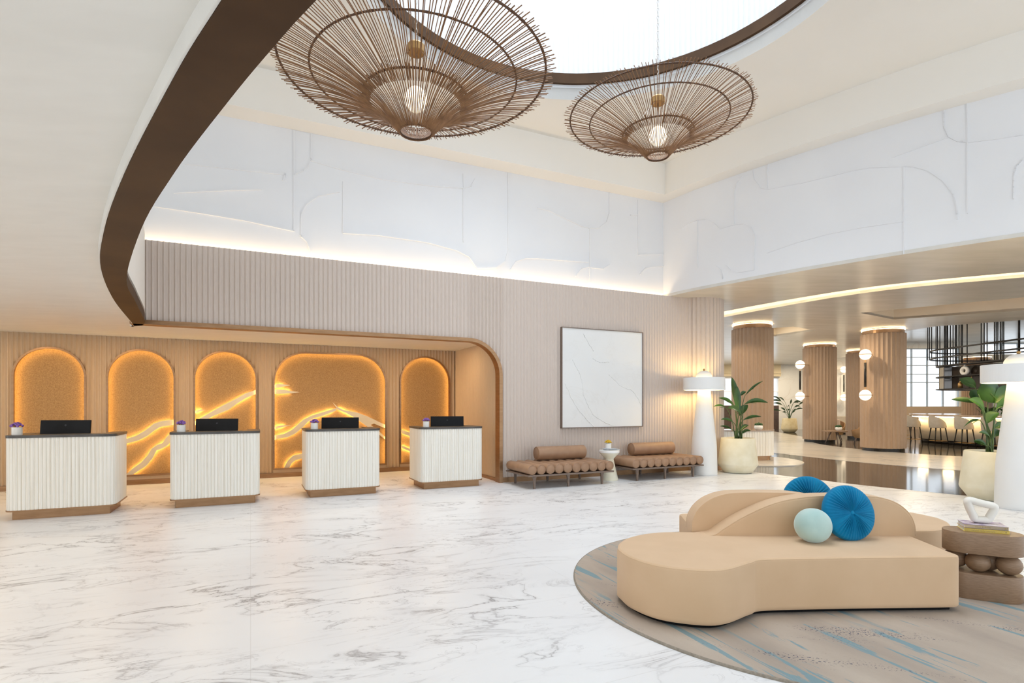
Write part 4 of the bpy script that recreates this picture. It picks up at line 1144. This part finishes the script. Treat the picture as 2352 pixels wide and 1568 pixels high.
MB().tube([(0,.13*math.cos(2*PI*k/32),.16+.115*math.sin(2*PI*k/32)) for k in range(32)], .062, 12, closed=True).lathe([(.04,.31),(.03,.36),(.035,.375)], 20).build('body', M['ceramic'], dv)
for k, (y, h, m_) in enumerate(((20.35,.26,M['brass']),(19.85,.40,M['brass']))):
    b_ = thing('shelf_bottle', ['short brass bottle on the lower hanging shelf, below the ring vase','slim tall brass bottle on the lower hanging shelf'][k], 'bottle', (16.5,y,2.07))
    MB().lathe([(.001,0),(.075-.045*k,0),(.075-.045*k,h*.75),(.02,h*.85),(.02,h)], 16).build('body', m_, b_)
fb = MB(); q = random.Random(3)
for k in range(150):
    x, y = q.uniform(17.0,17.6), q.uniform(16.5,20.6); a = q.uniform(0,2*PI); l_ = q.uniform(.18,.36)
    leaf_blade(fb, (x,y,1.115), (x+l_*math.cos(a)*.7, y+l_*math.sin(a)*.7, 1.10+l_*.8), .07, .1, q.uniform(-.5,.5), 5)
tag(fb.build('fern_planting', M['leaf']), 'low green fern planting along the middle of the bar top', 'plants', kind='stuff')
# lounge seating
def make_chair(label, loc, rz, pillow=False):
    t = thing('lounge_chair', label, 'armchair', loc, rz, 'tan lounge chairs')
    sh = MB(); ro = []; ri = []
    N = 24
    for i in range(N+1):
        a = R(30)+R(300)*i/N; e = math.sin(PI*i/N); zt = .56 + .24*e*e + (.03 if 3 < i < 21 else -.05)
        for rows_, r in ((ro,.40),(ri,.365)): rows_.append([(r*.75*math.cos(a), r*.75*math.sin(a), .24), (r*math.cos(a), r*math.sin(a), .42), (r*1.03*math.cos(a), r*1.03*math.sin(a), zt)])
    sh.sheet(ro, True); sh.sheet(ri, True, flip=True); sh.sheet([[r[2] for r in ro],[r[2] for r in ri]], True)
    sh.build('shell', M['tanchair'], t)
    MB().lathe([(.001,.44),(.30,.43),(.35,.40),(.33,.30),(.28,.26),(.001,.26)], 32).build('seat', M['leather'], t)
    for (x, y) in ((1,1),(1,-1),(-1,1),(-1,-1)): MB().tube([(x*.2,y*.2,.27),(x*.27,y*.27,0)], [.02,.012], 8).build('leg', M['walnut'], t)
    return t
c0 = make_chair('tan lounge chair with a pale pillow behind the low table', (13.15,22.6,0), R(235))
copy_tree(c0, (12.97,20.45,0), R(150), 'tan lounge chair half hidden by the near column')
copy_tree(c0, (15.0,22.6,0), R(200), 'tan lounge chair farther back between the columns')
pw = thing('square_pillow', 'pale square pillow propped in the lounge chair', 'cushion', (13.22,22.72,.66), R(150))
MB().box((0,0,0), (.46,.13,.44)).build('cover', M['pillow'], pw, bevel=.06, seg=4)
t = thing('low_table', 'round wooden low table beside the lounge chairs', 'table', (12.0,20.55,0))
MB().lathe([(.001,.46),(.41,.46),(.42,.475),(.42,.495),(.41,.505),(.001,.505)], 40, False).build('table_top', M['oak'], t)
for k in range(3):
    a = 2*PI*k/3+.3; MB().tube([(.12*math.cos(a),.12*math.sin(a),.46),(.33*math.cos(a),.33*math.sin(a),0)], [.022,.016], 8).build('leg', M['walnut'], t)
make_succulent('small green plant in a cream bowl on the low lounge table', (12.08,20.45,.505), 1.1, 6)
# sofa banquette behind
t = thing('lounge_banquette', 'pale upholstered banquette behind the lounge chairs', 'sofa', (17.5,28.2,0), R(-15))
MB().box((0,0,.23), (3.2,.8,.40)).build('seat', M['stoolshell'], t, bevel=.05, seg=3)
MB().box((0,.36,.60), (3.2,.18,.55)).build('backrest', M['stoolshell'], t, bevel=.05, seg=3)
MB().box((0,0,.015), (3.1,.7,.03)).build('plinth', M['black'], t)
# ceiling light panel in the small coffer
t = tag(MB().prism([(x*.72+8.65*.28, y*.72+18.2*.28) for x, y in cof2], ZL+.32, ZL+.345).build('ceiling_light', M['lightpanel']), 'bright recessed ceiling light panel right of the first lounge column', 'ceiling light')

# ------------------------------------------------------------------ light
def area(name, loc, size, power, col, rot=(0,0,0), shape='RECTANGLE', sy=None, spread=PI):
    l = bpy.data.lights.new(name, 'AREA'); l.shape = shape; l.size = size; l.energy = power; l.color = col; l.spread = spread
    if sy: l.size_y = sy
    o = bpy.data.objects.new(name, l); o.location = loc; o.rotation_euler = rot; COL.objects.link(o); return o
def point(name, loc, power, col, r=.06):
    l = bpy.data.lights.new(name, 'POINT'); l.energy = power; l.color = col; l.shadow_soft_size = r
    o = bpy.data.objects.new(name, l); o.location = loc; COL.objects.link(o); return o
for (x, y) in ((20.5,29.5),(24.5,30.5),(18.0,25.0)):
    area('fill_bar', (x, y, 5.19), .25, 70, (1,.78,.5), shape='DISK')  # added lamps that warm the wood dado and far bar wall
WARM = (1,.70,.38); WARM2 = (1,.80,.55)
area('skylight', (DC[0],DC[1],10.1), 5.6, 135, (.84,.92,1), shape='DISK', spread=R(120))
# cove behind the fluted wall
c_ = S(3.5, T0+.155, Z_COVE-.06)
area('cove_front', c_, 10.6, 21, (1,.74,.44), (PI,0,TH), 'RECTANGLE', .05)
# added lamps, unseen: warm fill for the reception recess
for s_ in (-3.6,-2.2,-.8,.6,2.0,3.4):
    area('fill_reception', S(s_, 10.75, Z_REC-.004), .16, 9, WARM, shape='DISK')
for (x, y) in ((-7.5,5.2),(-5.6,4.0),(-4.2,2.2),(-7.5,2.2),(-2.6,.6),(-5.2,.2)):
    area('fill_low', (x, y, Z_REC-.004), .16, 11, (1,.86,.68), shape='DISK')  # added lamps: light bounces off the floor onto the low ceiling
# slot light (hidden on the near side of the ceiling slot)
for i in range(2, len(slot_n)-8, 3):
    a, b = slot_n[i], slot_n[i+3] if i+3 < len(slot_n) else slot_n[-1]
    m_ = (a+b)/2; d_ = (b-a); ang = math.atan2(d_.y, d_.x)
    area('slot_light', (m_.x+.04*d_.normalized().y*-1+ .05, m_.y+.08, ZL+.30), d_.length, 8*d_.length, WARM2, (R(35),0,ang), 'RECTANGLE', .05)
for (x, y) in ((8.2,13.2),(10.0,17.0),(9.6,20.5),(13.5,18.8),(14.3,21.5),(12.0,25.5),(16.5,26.5),(9.0,25.5),(13.2,30.8),(15.8,31.2),(19.6,31.2),(10.5,30.5),(14.5,14.2),(12.3,13.0)):
    area('downlight_fill_lounge', (x, y, ZL-.006), .2, 40, (1,.86,.66), shape='DISK')  # lounge ceiling lights; those near the far wall are added to brighten it
# daylight sky
wd = bpy.data.worlds.new('sky'); sc.world = wd; wd.use_nodes = True
bg = wd.node_tree.nodes['Background']; bg.inputs[0].default_value = (.84,.92,1,1); bg.inputs[1].default_value = 1.45

# ------------------------------------------------------------------ camera
cam = bpy.data.cameras.new('camera'); co = bpy.data.objects.new('camera', cam); COL.objects.link(co)
co.location = (0,0,CZ); co.rotation_euler = (PI/2,0,0)
cam.sensor_width = 36; cam.sensor_fit = 'HORIZONTAL'; cam.lens = F/2352*36; cam.shift_y = (HZ-784)/2352; cam.clip_start = .05; cam.clip_end = 200
sc.camera = co
vs = sc.view_settings; vs.view_transform = 'Standard'; vs.look = 'None'; vs.gamma = 1; vs.use_curve_mapping = False; vs.exposure = 0.52
sc.cycles.use_denoising = True; sc.cycles.use_adaptive_sampling = True; sc.cycles.adaptive_threshold = .015
sc.cycles.max_bounces = 7; sc.cycles.diffuse_bounces = 5; sc.cycles.glossy_bounces = 4; sc.cycles.sample_clamp_indirect = 6
